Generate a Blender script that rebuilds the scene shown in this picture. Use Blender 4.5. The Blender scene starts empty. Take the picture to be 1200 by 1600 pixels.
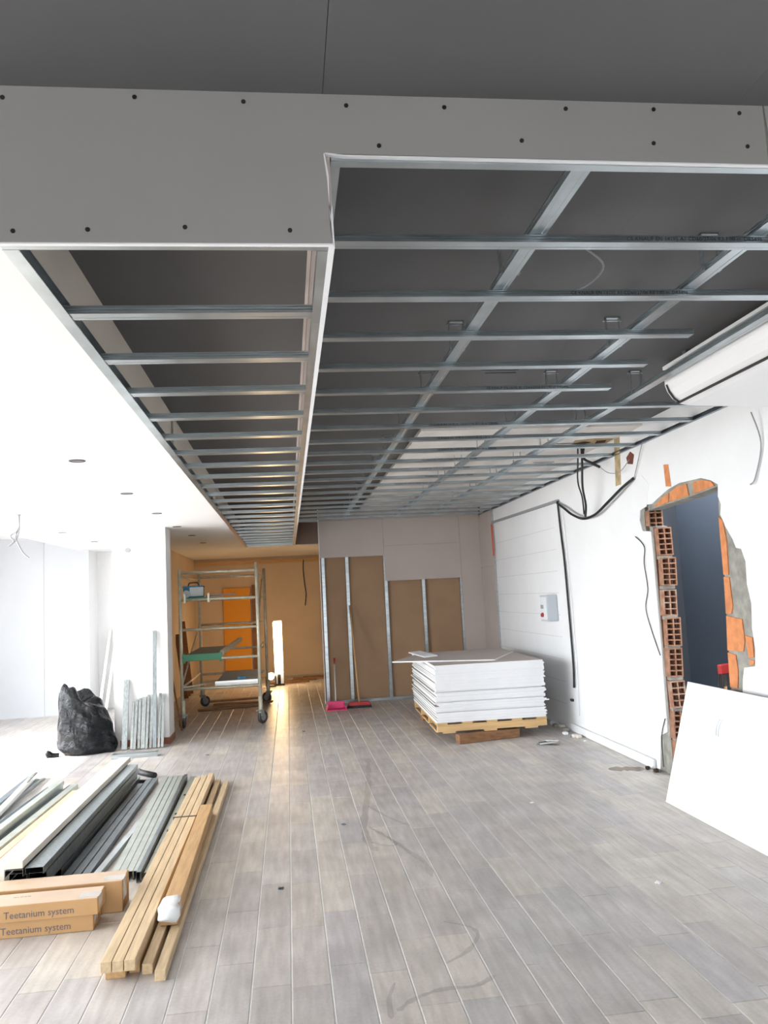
import bpy, bmesh, math, random
from mathutils import Matrix, Vector, geometry
random.seed(7)
S = bpy.context.scene
COL = S.collection
PI = math.pi

# ------------------------------------------------------------------ camera
CAM_H = 1.6
def make_camera():
    F = 1250.0
    pitch, yaw, roll = math.radians(5.903), math.radians(-7.109), math.atan(-0.0506)
    r0 = Vector((math.cos(yaw), math.sin(yaw), 0))
    fh = Vector((-math.sin(yaw), math.cos(yaw), 0))
    f0 = fh * math.cos(pitch) + Vector((0, 0, 1)) * math.sin(pitch)
    u0 = r0.cross(f0)
    c, s = math.cos(roll), math.sin(roll)
    right = r0 * c + u0 * s
    up = u0 * c - r0 * s
    cd = bpy.data.cameras.new('camera')
    cd.sensor_fit = 'VERTICAL'; cd.sensor_height = 36.0; cd.lens = 36.0 * F / 1600.0
    cd.clip_start = 0.05; cd.clip_end = 300
    co = bpy.data.objects.new('camera', cd); COL.objects.link(co)
    m = Matrix((right, up, -f0)).transposed().to_4x4()
    m.translation = Vector((0, 0, CAM_H))
    co.matrix_world = m
    S.camera = co
    return right, up, f0
CAM_R, CAM_U, CAM_F = make_camera()

# ------------------------------------------------------------------ world, sun, exposure
W = bpy.data.worlds.new('daylight'); S.world = W; W.use_nodes = True
bg = W.node_tree.nodes['Background']
bg.inputs[0].default_value = (0.92, 0.96, 1.0, 1)
bg.inputs[1].default_value = 6.5
sd = bpy.data.lights.new('sun', 'SUN'); sd.energy = 9.0; sd.angle = math.radians(1.5); sd.color = (1.0, 0.96, 0.9)
so = bpy.data.objects.new('sun', sd); COL.objects.link(so)
so.rotation_euler = Vector((0.74, -0.06, -0.66)).to_track_quat('-Z', 'Y').to_euler()
so.location = (-9, 4, 8)
def portal(name, loc, rot, sx, sy):
    d = bpy.data.lights.new(name, 'AREA'); d.shape = 'RECTANGLE'; d.size = sx; d.size_y = sy
    d.cycles.is_portal = True
    o = bpy.data.objects.new(name, d); COL.objects.link(o); o.location = loc; o.rotation_euler = rot
portal('window_portal', (-5.0, 6.1, 1.31), (0, -PI/2, 0), 2.58, 9.6)
portal('shopfront_portal', (-1.1, -3.5, 1.06), (PI/2, 0, 0), 3.0, 2.08)
S.view_settings.view_transform = 'Standard'
S.view_settings.look = 'None'
S.view_settings.gamma = 1.0
S.view_settings.use_curve_mapping = False
S.view_settings.exposure = 0.85

# ------------------------------------------------------------------ materials
def mat(name, col, rough=0.7, metal=0.0, var=0.0, scale=8.0, stretch=(1, 1, 1), bump=0.0, coord='pos', spec=0.5, col2=None, emit=None, estr=0.0, alpha=1.0, trans=0.0):
    m = bpy.data.materials.new(name); m.use_nodes = True
    nt = m.node_tree; b = nt.nodes['Principled BSDF']
    b.inputs['Base Color'].default_value = (*col, 1)
    b.inputs['Roughness'].default_value = rough
    b.inputs['Metallic'].default_value = metal
    b.inputs['Specular IOR Level'].default_value = spec
    b.inputs['Alpha'].default_value = alpha
    b.inputs['Transmission Weight'].default_value = trans
    if emit:
        b.inputs['Emission Color'].default_value = (*emit, 1); b.inputs['Emission Strength'].default_value = estr
    if var > 0 or bump > 0:
        if coord == 'pos':
            g = nt.nodes.new('ShaderNodeNewGeometry'); out = g.outputs['Position']
        else:
            g = nt.nodes.new('ShaderNodeTexCoord'); out = g.outputs['Object']
        mp = nt.nodes.new('ShaderNodeMapping'); mp.inputs['Scale'].default_value = stretch
        nt.links.new(out, mp.inputs['Vector'])
        n = nt.nodes.new('ShaderNodeTexNoise'); n.inputs['Scale'].default_value = scale; n.inputs['Detail'].default_value = 5
        nt.links.new(mp.outputs[0], n.inputs['Vector'])
        if var > 0:
            cr = nt.nodes.new('ShaderNodeValToRGB')
            c2 = col2 if col2 else tuple(max(0, c * (1 - var)) for c in col)
            cr.color_ramp.elements[0].position = 0.33; cr.color_ramp.elements[0].color = (*c2, 1)
            cr.color_ramp.elements[1].position = 0.66; cr.color_ramp.elements[1].color = (*col, 1)
            nt.links.new(n.outputs['Fac'], cr.inputs[0]); nt.links.new(cr.outputs[0], b.inputs['Base Color'])
        if bump > 0:
            bp = nt.nodes.new('ShaderNodeBump'); bp.inputs['Strength'].default_value = bump; bp.inputs['Distance'].default_value = 0.05 if name == 'black_bin_bag' else 0.01
            nt.links.new(n.outputs['Fac'], bp.inputs['Height']); nt.links.new(bp.outputs[0], b.inputs['Normal'])
    return m

M = {}
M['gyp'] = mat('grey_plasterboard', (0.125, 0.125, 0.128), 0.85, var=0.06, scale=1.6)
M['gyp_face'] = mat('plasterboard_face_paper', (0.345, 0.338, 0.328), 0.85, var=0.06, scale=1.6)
M['gyp_warm'] = mat('beige_plasterboard', (0.52, 0.455, 0.42), 0.85, var=0.06, scale=2.0)
M['gyp_brown'] = mat('brown_board_paper', (0.37, 0.235, 0.14), 0.9, var=0.10, scale=3.0)
M['gyp_edge'] = mat('white_gypsum_edge', (0.85, 0.86, 0.88), 0.8, var=0.03, scale=6)
M['wallpale'] = mat('bare_pale_board', (0.56, 0.58, 0.61), 0.85, var=0.04, scale=2.0)
M['white'] = mat('white_paint', (0.86, 0.86, 0.86), 0.7, var=0.02, scale=1.5)
M['wallwhite'] = mat('white_wall_paint', (0.84, 0.85, 0.86), 0.75, var=0.04, scale=2.5)
M['oldceil'] = mat('old_plaster_ceiling', (0.88, 0.84, 0.80), 0.85, var=0.15, scale=3.0)
M['galv'] = mat('galvanised_steel', (0.54, 0.60, 0.63), 0.30, 0.95, var=0.22, scale=14, stretch=(0.4, 0.4, 2))
M['galv_dark'] = mat('dark_galvanised_steel', (0.20, 0.24, 0.27), 0.35, 0.85, var=0.25, scale=10)
M['galv_pale'] = mat('pale_galvanised_steel', (0.55, 0.60, 0.56), 0.42, 0.75, var=0.15, scale=10)
M['alu'] = mat('pale_metal', (0.80, 0.82, 0.80), 0.3, 0.7)
M['ink'] = mat('print_ink', (0.03, 0.03, 0.035), 0.8)
M['screw'] = mat('black_screw', (0.012, 0.012, 0.012), 0.5)
M['pine'] = mat('pine_wood', (0.72, 0.54, 0.33), 0.65, var=0.22, scale=10, stretch=(6, 0.5, 6))
M['pine_dark'] = mat('honey_pine_wood', (0.60, 0.37, 0.17), 0.65, var=0.22, scale=10, stretch=(6, 0.5, 6))
M['oldwood'] = mat('old_brown_wood', (0.30, 0.15, 0.07), 0.8, var=0.35, scale=9, stretch=(1, 4, 6))
M['pallet'] = mat('pallet_wood', (0.70, 0.46, 0.22), 0.75, var=0.2, scale=8, stretch=(0.6, 4, 6))
M['card'] = mat('cardboard', (0.50, 0.30, 0.135), 0.75, var=0.08, scale=5)
M['card_top'] = mat('pale_cardboard', (0.60, 0.44, 0.31), 0.4, var=0.1, scale=5)
M['tape'] = mat('clear_tape', (0.75, 0.72, 0.68), 0.15, alpha=0.55)
M['ink_blue'] = mat('box_print', (0.12, 0.11, 0.13), 0.8)
M['bag'] = mat('black_bin_bag', (0.006, 0.007, 0.009), 0.2, bump=1.0, scale=7, spec=0.28)
M['film'] = mat('white_film', (0.88, 0.90, 0.92), 0.25, bump=0.3, scale=30)
M['scaf'] = mat('scaffold_tube', (0.74, 0.70, 0.55), 0.35, 0.25, var=0.2, scale=14)
M['rubber'] = mat('grey_rubber', (0.07, 0.07, 0.075), 0.6)
M['hub'] = mat('grey_hub', (0.35, 0.37, 0.37), 0.5, 0.3)
M['green'] = mat('green_deck_edge', (0.10, 0.34, 0.20), 0.6)
M['deck'] = mat('grey_deck', (0.30, 0.34, 0.36), 0.6, var=0.2, scale=8)
M['deck_blue'] = mat('blue_grey_deck', (0.45, 0.52, 0.58), 0.6, var=0.15, scale=8)
M['blue'] = mat('blue_plastic', (0.05, 0.25, 0.42), 0.5)
M['paper'] = mat('white_print_paper', (0.75, 0.78, 0.8), 0.6)
M['pink'] = mat('pink_plastic', (0.80, 0.06, 0.22), 0.45)
M['red'] = mat('red_plastic', (0.45, 0.03, 0.03), 0.5)
M['redpaint'] = mat('red_tube', (0.60, 0.10, 0.06), 0.5)
M['black'] = mat('black_plastic', (0.015, 0.015, 0.017), 0.5)
M['bristle'] = mat('dark_bristle', (0.05, 0.045, 0.045), 0.9)
M['handle'] = mat('wooden_handle', (0.62, 0.36, 0.16), 0.6)
M['brick'] = mat('terracotta_brick', (0.72, 0.28, 0.11), 0.85, var=0.25, scale=16, bump=0.25)
M['brick_dark'] = mat('brick_cavity', (0.16, 0.05, 0.03), 0.95)
M['brick_dusty'] = mat('dusty_brick', (0.40, 0.21, 0.13), 0.9, var=0.4, scale=20, bump=0.3)
M['mortar_brick'] = mat('mortar_smeared_brick', (0.42, 0.30, 0.22), 0.95, var=0.5, scale=18, bump=0.5, col2=(0.30, 0.13, 0.08))
M['mortar'] = mat('grey_mortar', (0.36, 0.35, 0.31), 0.95, var=0.35, scale=14, bump=0.8)
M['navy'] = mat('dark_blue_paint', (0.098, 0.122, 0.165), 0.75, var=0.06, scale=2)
M['navy_shaded'] = mat('dark_blue_paint_shaded', (0.045, 0.052, 0.066), 0.75, var=0.06, scale=2)  # navy darkened so the side wall's shade sits in its colour
M['orange'] = mat('orange_panel', (0.85, 0.36, 0.02), 0.6)
M['ochre'] = mat('ochre_wall', (0.72, 0.58, 0.42), 0.85, var=0.08, scale=2)
M['cream'] = mat('cream_plaster', (0.78, 0.74, 0.66), 0.85, var=0.05, scale=2)
M['cable'] = mat('black_cable', (0.01, 0.01, 0.012), 0.5)
M['wire'] = mat('grey_wire', (0.30, 0.31, 0.33), 0.6)
M['wirew'] = mat('white_wire', (0.7, 0.71, 0.73), 0.6)
M['skirt'] = mat('reddish_skirting', (0.28, 0.10, 0.06), 0.6)
M['tan'] = mat('tan_rough_plaster', (0.55, 0.42, 0.24), 0.95, var=0.4, scale=12, bump=0.5)
M['hole'] = mat('broken_void', (0.05, 0.03, 0.02), 1.0)
M['concrete'] = mat('outside_paving', (0.42, 0.41, 0.40), 0.9, var=0.15, scale=0.7)
M['grout'] = mat('pale_grout', (0.80, 0.80, 0.79), 0.85)
M['scuff'] = mat('dust_scuff', (0.20, 0.19, 0.185), 0.9, alpha=0.17)
M['stain'] = mat('brown_stain', (0.30, 0.22, 0.14), 0.9, alpha=0.45)
M['acwhite'] = mat('white_plastic_casing', (0.84, 0.85, 0.86), 0.45)
M['cover'] = mat('grey_box_cover', (0.52, 0.56, 0.60), 0.5)
M['lamp_glow'] = mat('glowing_tube', (1, 0.9, 0.75), 0.5, emit=(1.0, 0.66, 0.34), estr=20.0)
M['lamp_glow2'] = mat('glowing_floodlight', (1, 0.9, 0.75), 0.5, emit=(1.0, 0.62, 0.30), estr=16.0)
M['led_off'] = mat('unlit_lens', (0.10, 0.10, 0.105), 0.4)
M['ring'] = mat('dark_spot_ring', (0.05, 0.05, 0.052), 0.6)
M['galv_stud'] = mat('plain_galvanised_stud', (0.36, 0.40, 0.41), 0.28, 0.95, var=0.35, scale=30, stretch=(3, 3, .1))
M['galv_mid'] = mat('blue_grey_galvanised_steel', (0.36, 0.43, 0.46), 0.28, 0.95, var=0.3, scale=18, stretch=(3, 3, .3))  # mottled steel with a blue-grey base colour
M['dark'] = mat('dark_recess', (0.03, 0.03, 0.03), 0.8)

def tile_material(name, mode):
    m = bpy.data.materials.new(name); m.use_nodes = True
    nt = m.node_tree; b = nt.nodes['Principled BSDF']
    if mode == 'object':
        src = nt.nodes.new('ShaderNodeObjectInfo').outputs['Random']
    else:
        src = nt.nodes.new('ShaderNodeNewGeometry').outputs['Random Per Island']
    cr = nt.nodes.new('ShaderNodeValToRGB'); cr.color_ramp.interpolation = 'CONSTANT'
    cols = [(0.49, 0.455, 0.435), (0.535, 0.495, 0.455), (0.475, 0.445, 0.43), (0.505, 0.475, 0.46), (0.575, 0.535, 0.485), (0.485, 0.46, 0.455), (0.52, 0.485, 0.46)]
    el = cr.color_ramp.elements
    while len(el) < len(cols): el.new(0.5)
    for i, c in enumerate(cols):
        el[i].position = i / len(cols); el[i].color = (*c, 1)
    nt.links.new(src, cr.inputs[0])
    g = nt.nodes.new('ShaderNodeNewGeometry')
    def noise(scale, stretch, detail=5):
        mp = nt.nodes.new('ShaderNodeMapping'); mp.inputs['Scale'].default_value = stretch
        nt.links.new(g.outputs['Position'], mp.inputs['Vector'])
        n = nt.nodes.new('ShaderNodeTexNoise'); n.inputs['Scale'].default_value = scale; n.inputs['Detail'].default_value = detail
        nt.links.new(mp.outputs[0], n.inputs['Vector'])
        return n.outputs['Fac']
    def mix(a, fac, lo, hi):
        mr = nt.nodes.new('ShaderNodeMapRange'); mr.inputs[1].default_value = 0.3; mr.inputs[2].default_value = 0.7
        mr.inputs[3].default_value = lo; mr.inputs[4].default_value = hi
        nt.links.new(fac, mr.inputs[0])
        mx = nt.nodes.new('ShaderNodeMix'); mx.data_type = 'RGBA'; mx.blend_type = 'MULTIPLY'; mx.inputs[0].default_value = 1.0
        nt.links.new(a, mx.inputs[6]); nt.links.new(mr.outputs[0], mx.inputs[7])
        return mx.outputs[2]
    c = mix(cr.outputs[0], noise(9, (3.0, 0.35, 1)), 0.84, 1.14)     # grain along the plank
    c = mix(c, noise(3.2, (1, 1, 1)), 0.86, 1.12)                   # cloudy wear
    c = mix(c, noise(60, (1, 1, 1), 2), 0.95, 1.05)
    nt.links.new(c, b.inputs['Base Color'])
    b.inputs['Roughness'].default_value = 0.38
    b.inputs['Specular IOR Level'].default_value = 0.45
    return m
M['tile_o'] = tile_material('wood_look_tile', 'object')
M['tile_i'] = tile_material('wood_look_tile_far', 'island')

# ------------------------------------------------------------------ mesh helpers
class MB:
    def __init__(s): s.v = []; s.f = []
    def add(s, vs, fs):
        o = len(s.v); s.v += [tuple(p) for p in vs]; s.f += [tuple(i + o for i in f) for f in fs]; return s
    def box(s, x0, x1, y0, y1, z0, z1):
        return s.add([(x0, y0, z0), (x1, y0, z0), (x1, y1, z0), (x0, y1, z0), (x0, y0, z1), (x1, y0, z1), (x1, y1, z1), (x0, y1, z1)],
                     [(0, 3, 2, 1), (4, 5, 6, 7), (0, 1, 5, 4), (1, 2, 6, 5), (2, 3, 7, 6), (3, 0, 4, 7)])
    def bar(s, a, b, w, h, up=(0, 0, 1)):
        a = Vector(a); b = Vector(b); d = (b - a).normalized(); u = Vector(up)
        if abs(d.dot(u)) > 0.98: u = Vector((0, 1, 0))
        r = d.cross(u).normalized(); u = r.cross(d)
        vs = []
        for p in (a, b):
            for i, j in ((-1, -1), (1, -1), (1, 1), (-1, 1)): vs.append(p + r * (i * w / 2) + u * (j * h / 2))
        return s.add(vs, [(0, 3, 2, 1), (4, 5, 6, 7), (0, 1, 5, 4), (1, 2, 6, 5), (2, 3, 7, 6), (3, 0, 4, 7)])
    def tube(s, pts, r, n=8, close=True):
        pts = [Vector(p) for p in pts]; rr = r if isinstance(r, (list, tuple)) else [r] * len(pts)
        vs = []; fs = []; prev = None
        for k, p in enumerate(pts):
            d = (pts[min(k + 1, len(pts) - 1)] - pts[max(k - 1, 0)]).normalized()
            u = prev if prev is not None else (Vector((0, 0, 1)) if abs(d.z) < 0.9 else Vector((1, 0, 0)))
            u = (u - d * u.dot(d)).normalized(); prev = u; w = d.cross(u)
            for i in range(n):
                t = 2 * PI * i / n; vs.append(p + (u * math.cos(t) + w * math.sin(t)) * rr[k])
        for k in range(len(pts) - 1):
            for i in range(n):
                j = (i + 1) % n; fs.append((k * n + i, k * n + j, (k + 1) * n + j, (k + 1) * n + i))
        if close:
            fs.append(tuple(reversed(range(n)))); fs.append(tuple((len(pts) - 1) * n + i for i in range(n)))
        return s.add(vs, fs)
    def extr(s, poly, axis, a0, a1):
        n = len(poly)
        def P(p, a): return {'x': (a, p[0], p[1]), 'y': (p[0], a, p[1]), 'z': (p[0], p[1], a)}[axis]
        vs = [P(p, a0) for p in poly] + [P(p, a1) for p in poly]
        fs = [(i, (i + 1) % n, n + (i + 1) % n, n + i) for i in range(n)]
        tri = geometry.tessellate_polygon([[Vector((p[0], p[1], 0)) for p in poly]])
        for t in tri: fs.append(tuple(t)); fs.append(tuple(n + i for i in reversed(t)))
        return s.add(vs, fs)
    def slab_holes(s, outer, holes, axis, a0, a1):
        loops = [outer] + holes; flat = [p for l in loops for p in l]; n = len(flat)
        def P(p, a): return {'x': (a, p[0], p[1]), 'y': (p[0], a, p[1]), 'z': (p[0], p[1], a)}[axis]
        vs = [P(p, a0) for p in flat] + [P(p, a1) for p in flat]; fs = []
        for t in geometry.tessellate_polygon([[Vector((p[0], p[1], 0)) for p in l] for l in loops]):
            fs.append(tuple(t)); fs.append(tuple(n + i for i in reversed(t)))
        o = 0
        for l in loops:
            m = len(l)
            for i in range(m):
                j = (i + 1) % m; fs.append((o + i, o + j, n + o + j, n + o + i))
            o += m
        return s.add(vs, fs)
    def disc(s, c, r, h, axis='z', n=12):
        c = Vector(c); e = {'x': Vector((1, 0, 0)), 'y': Vector((0, 1, 0)), 'z': Vector((0, 0, 1))}[axis]
        return s.tube([c - e * h / 2, c + e * h / 2], r, n)
    def mesh(s, name):
        me = bpy.data.meshes.new(name); me.from_pydata(s.v, [], s.f)
        bm = bmesh.new(); bm.from_mesh(me); bmesh.ops.recalc_face_normals(bm, faces=bm.faces); bm.to_mesh(me); bm.free()
        return me
    def build(s, name, m, parent=None, smooth=False, bevel=0.0):
        me = s.mesh(name)
        return link(name, me, m, parent, smooth, bevel)
def link(name, me, m, parent=None, smooth=False, bevel=0.0):
    if m and not me.materials: me.materials.append(M[m])
    o = bpy.data.objects.new(name, me); COL.objects.link(o)
    if smooth:
        for p in me.polygons: p.use_smooth = True
    if bevel > 0:
        b = o.modifiers.new('bevel', 'BEVEL'); b.width = bevel; b.segments = 2; b.limit_method = 'ANGLE'
    if parent: o.parent = parent
    return o
def tag(o, label=None, cat=None, group=None, kind=None):
    if label: o['label'] = label
    if cat: o['category'] = cat
    if group: o['group'] = group
    if kind: o['kind'] = kind
    return o
def empty(name, loc=(0, 0, 0), rz=0.0):
    o = bpy.data.objects.new(name, None); COL.objects.link(o); o.location = loc; o.rotation_euler = (0, 0, rz); o.empty_display_size = 0.1
    return o
def struct(o, label=None):
    tag(o, label, None, None, 'structure'); return o
def text_mesh(body, size, name='printed_text'):
    c = bpy.data.curves.new(name, 'FONT'); c.body = body; c.size = size; c.extrude = 0.0002; c.resolution_u = 2
    o = bpy.data.objects.new(name + '_tmp', c); COL.objects.link(o)
    dg = bpy.context.evaluated_depsgraph_get(); dg.update()
    me = bpy.data.meshes.new_from_object(o.evaluated_get(dg)); me.name = name
    me.materials.clear()
    bpy.data.objects.remove(o); bpy.data.curves.remove(c)
    return me
def smooth_path(pts, k=6):
    P = [Vector(p) for p in pts]; out = []
    for i in range(len(P) - 1):
        p0 = P[max(i - 1, 0)]; p1 = P[i]; p2 = P[i + 1]; p3 = P[min(i + 2, len(P) - 1)]
        for j in range(k):
            t = j / k
            out.append(0.5 * ((2 * p1) + (p2 - p0) * t + (2 * p0 - 5 * p1 + 4 * p2 - p3) * t * t + (3 * p1 - p0 - 3 * p2 + p3) * t ** 3))
    out.append(P[-1]); return out

# ------------------------------------------------------------------ key levels
Z_UP, Z_R, Z_L = 2.965, 2.78, 2.54       # boarded slab, right grid, left grid and white ceiling
Y_F = 2.05                                # hung front face
X_W = 3.08                                # right wall
X_B = 0.145                               # drop between the two grids
X_G = -0.70                               # left edge of the left grid
Y_P = 12.39                               # partition
Y_END = 17.4

# ------------------------------------------------------------------ floor
floor = struct(MB().box(-5.2, 3.6, -3.6, Y_END + .1, -0.12, -0.0025).build('floor', 'grout'))
def tile_mesh(x, y, L, mb=None):
    m = mb or MB(); g = 0.0016; c = 0.0022
    x0, x1, y0, y1 = x + .0023, x + .165 - .0023, y + g * .6, y + L - g * .6
    vs = [(x0, y0, -.008), (x1, y0, -.008), (x1, y1, -.008), (x0, y1, -.008), (x0, y0, -c), (x1, y0, -c), (x1, y1, -c), (x0, y1, -c),
          (x0 + c, y0 + c, 0), (x1 - c, y0 + c, 0), (x1 - c, y1 - c, 0), (x0 + c, y1 - c, 0)]
    fs = [(8, 9, 10, 11)]
    for a, b in ((0, 4), (4, 8)):
        for i in range(4):
            j = (i + 1) % 4; fs.append((a + i, a + j, b + j, b + i))
    m.add(vs, fs); return m
def in_view(p):
    d = Vector(p) - Vector((0, 0, CAM_H)); z = d.dot(CAM_F)
    if z < .1: return None
    return (d.dot(CAM_R) / z * 1250, d.dot(CAM_U) / z * 1250, z)
tiles = []
TL = 0.61
for i in range(-31, 19):
    x = 0.12 + .165 * i
    if x + .165 > 3.10: break
    y = -3.4 - random.random() * TL
    while y < Y_END:
        q = in_view((x + .08, y + TL / 2, 0))
        vis = q and abs(q[0]) < 640 and abs(q[1]) < 850
        tiles.append(((q[2] if vis else 99 + y), x, y)); y += TL
tiles.sort()
proto = {}
tm = tile_mesh(0, 0, TL).mesh('floor_tile'); tm.materials.append(M['tile_o'])
for d, x, y in tiles[:300]:
    o = bpy.data.objects.new('floor_tile', tm); COL.objects.link(o); o.location = (x, y, 0); o.parent = floor
mb = MB()
for d, x, y in tiles[300:]: tile_mesh(x, y, TL, mb)
tag(mb.build('floor_tiles_beyond', 'tile_i', floor), kind='stuff')
def ribbon(name, pts, w, m, z):
    P = smooth_path([(x, y, z) for x, y in pts], 5); m_ = MB(); vs = []; fs = []
    for k, p in enumerate(P):
        d = (P[min(k + 1, len(P) - 1)] - P[max(k - 1, 0)]).normalized(); n = Vector((-d.y, d.x, 0))
        ww = w * (0.5 + 0.8 * random.random()) * (0.3 if k in (0, len(P) - 1) else 1)
        vs += [p + n * ww / 2, p - n * ww / 2]
    for k in range(len(P) - 1): fs.append((2 * k, 2 * k + 1, 2 * k + 3, 2 * k + 2))
    m_.add(vs, fs); return m_.build(name, m, floor)
ribbon('scuff_mark', [(.73, 8.1), (.66, 7.4), (.61, 6.9), (.52, 6.2), (.47, 5.8), (.46, 5.4), (.50, 5.2)], .05, 'scuff', .0008)
ribbon('scuff_mark', [(.50, 5.75), (.60, 5.45), (.70, 5.1), (.75, 4.9), (.75, 4.66)], .035, 'scuff', .0010)
ribbon('scuff_mark', [(.55, 6.3), (.66, 5.95), (.78, 5.69)], .03, 'scuff', .0010)
ribbon('scuff_mark', [(.48, 5.4), (.56, 5.3), (.63, 5.3), (.60, 5.5)], .03, 'scuff', .0012)
ribbon('scuff_mark', [(.69, 4.04), (.80, 3.95), (.82, 3.85), (.74, 3.7), (.62, 3.6)], .025, 'scuff', .0008)
ribbon('scuff_mark', [(.36, 3.25), (.44, 3.33), (.56, 3.38), (.70, 3.38), (.80, 3.45)], .028, 'scuff', .0008)
ribbon('scuff_mark', [(.33, 3.2), (.34, 3.35), (.38, 3.48)], .02, 'scuff', .0010)

# ------------------------------------------------------------------ ground outside
struct(MB().box(-40, 40, -40, 45, -0.3, -0.13).build('ground', 'concrete'), 'paved ground outside the building')

# ------------------------------------------------------------------ ceilings
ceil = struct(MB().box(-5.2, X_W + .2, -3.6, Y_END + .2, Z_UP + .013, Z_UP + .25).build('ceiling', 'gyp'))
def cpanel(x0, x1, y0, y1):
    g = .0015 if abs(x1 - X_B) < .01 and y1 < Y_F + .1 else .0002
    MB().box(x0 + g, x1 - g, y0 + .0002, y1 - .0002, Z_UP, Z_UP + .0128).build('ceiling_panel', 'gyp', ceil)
xs = [-5.0, -3.45, -2.25, -1.05, X_B, 1.345, 2.545, X_W + .2]
for a, b in zip(xs, xs[1:]):
    y = -3.5
    for yy in (-.45, Y_F + .02, 4.55, 7.05, 9.55, 12.05, Y_END):
        cpanel(a, b, y, yy); y = yy
# older pale plaster ceiling that starts further in, right of the middle
oc = struct(MB().box(1.15, X_W, 6.45, Y_P, Z_UP - .03, Z_UP - .0005).build('ceiling_plaster', 'oldceil', None), 'pale old plaster patch of ceiling above the right grid')
hp = MB().extr([(2.70, 7.05), (2.86, 6.98), (3.05, 7.0), (3.07, 7.22), (2.9, 7.34), (2.74, 7.3)], 'z', Z_UP - .034, Z_UP - .029).build('torn_patch', 'tan', oc)
for p in ([(2.73, 7.18), (2.80, 7.1), (2.88, 7.14), (2.84, 7.26), (2.76, 7.28)], [(2.92, 7.08), (3.0, 7.05), (3.03, 7.16), (2.95, 7.2)]):
    MB().extr(p, 'z', Z_UP - .038, Z_UP - .0335).build('broken_hole', 'hole', oc)
# white lowered ceiling
lc = struct(MB().slab_holes([(-3.25, Y_F + .0128), (X_G, Y_F + .0128), (X_G, 14.0), (X_W, 14.0), (X_W, Y_END), (-3.25, Y_END)], [], 'z', Z_L, Z_L + .0125).build('ceiling_lowered', 'white'), 'white lowered ceiling with recessed spotlights')
struct(MB().box(-3.262, -3.25, Y_F + .0128, 13.7, Z_L, Z_UP).build('trim_1', 'white'), 'white upstand along the edge of the lowered ceiling')
struct(MB().box(-5.0, -3.262, Y_F, 13.2, 2.76, 2.78).build('ceiling_side', 'white'), 'pale side ceiling by the window wall')
struct(MB().box(X_G, X_W, 14.0, 14.012, Z_L + .0125, Z_UP).build('trim_2', 'gyp_warm'), 'upstand where the grids end')
def spot(x, y):
    t = empty('recessed_spotlight', (x, y, Z_L))
    n = 20; m = MB(); vs = []; fs = []
    for k in range(n):
        a = 2 * PI * k / n
        for r, z in ((.052, 0), (.050, -.004), (.040, -.004), (.036, .0)): vs.append((r * math.cos(a), r * math.sin(a), z))
    for k in range(n):
        j = (k + 1) % n
        for q in range(3): fs.append((k * 4 + q, j * 4 + q, j * 4 + q + 1, k * 4 + q + 1))
    m.add(vs, fs); m.build('ring', 'ring', t, True)
    MB().disc((0, 0, -.0012), .036, .002, 'z', 20).build('lens', 'led_off', t)
    return t
spots = [(-1.29, 5.19, 'nearest round recessed spotlight in the white ceiling'), (-1.29, 6.77, 'second round recessed spotlight along the white ceiling'),
         (-1.29, 8.31, 'third round recessed spotlight along the white ceiling'), (-1.29, 9.80, 'fourth round spotlight, above the scaffold side of the pillar'),
         (-1.27, 11.15, 'fifth round spotlight, in the ceiling above the scaffold'), (-1.27, 12.6, 'sixth round spotlight, deep above the scaffold'),
         (-2.66, 9.99, 'round spotlight in the white ceiling left of the pillar'), (-2.64, 11.51, 'round spotlight furthest back left of the pillar')]
for x, y, l in spots: tag(spot(x, y), l, 'spotlight', 'recessed spotlights in the white ceiling')

# ------------------------------------------------------------------ outer walls (mostly out of the picture)
wl = struct(MB().slab_holes([(-3.6, -.1), (13.1, -.1), (13.1, 3.0), (-3.6, 3.0)], [[(1.3, .02), (10.9, .02), (10.9, 2.6), (1.3, 2.6)]], 'x', -5.2, -5.0).build('wall_left', 'white'), 'window wall on the left with a wide glazed opening')
struct(MB().slab_holes([(-5.2, -.1), (3.3, -.1), (3.3, 3.0), (-5.2, 3.0)], [[(-2.6, .02), (.4, .02), (.4, 2.1), (-2.6, 2.1)]], 'y', -3.7, -3.5).build('wall_front', 'white'), 'shopfront wall behind the viewer')
# far left wall of boards, with a door-height joint
fl = struct(MB().box(-5.2, -3.1, 13.13, 13.25, -.0, 3.0).build('wall_far_left', 'white'), 'pale far wall at left with a tall flush door joint')
MB().box(-5.0, -3.785, 13.118, 13.13, 0, 2.76).build('panel', 'wallpale', fl)
MB().box(-3.775, -3.1, 13.118, 13.13, 0, 1.655).build('panel', 'wallpale', fl)
MB().box(-3.775, -3.1, 13.1185, 13.13, 1.662, 2.76).build('panel', 'wallpale', fl)
struct(MB().box(-3.22, -1.95, 13.7, 13.82, 0, Z_L).build('wall_recess', 'white'), 'white recessed wall behind the pillar')
struct(MB().box(-3.22, -3.1, 13.25, 13.7, 0, Z_L).build('wall_recess_side', 'white'), 'short return wall of the recess')
# pillar
pil = struct(MB().box(-2.05, -1.43, 9.8, 10.2, 0, Z_L).build('wall_pillar', 'white'), 'white square pillar at the left with low reddish skirting')
sk = MB().box(-1.985, -1.425, 9.788, 9.80, 0, .075).box(-1.43, -1.418, 9.788, 10.2, 0, .075).build('skirting', 'skirt', pil)
MB().disc((-1.87, 9.795, 2.28), .03, .02, 'y', 12).build('pipe_stub', 'hub', pil)
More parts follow.
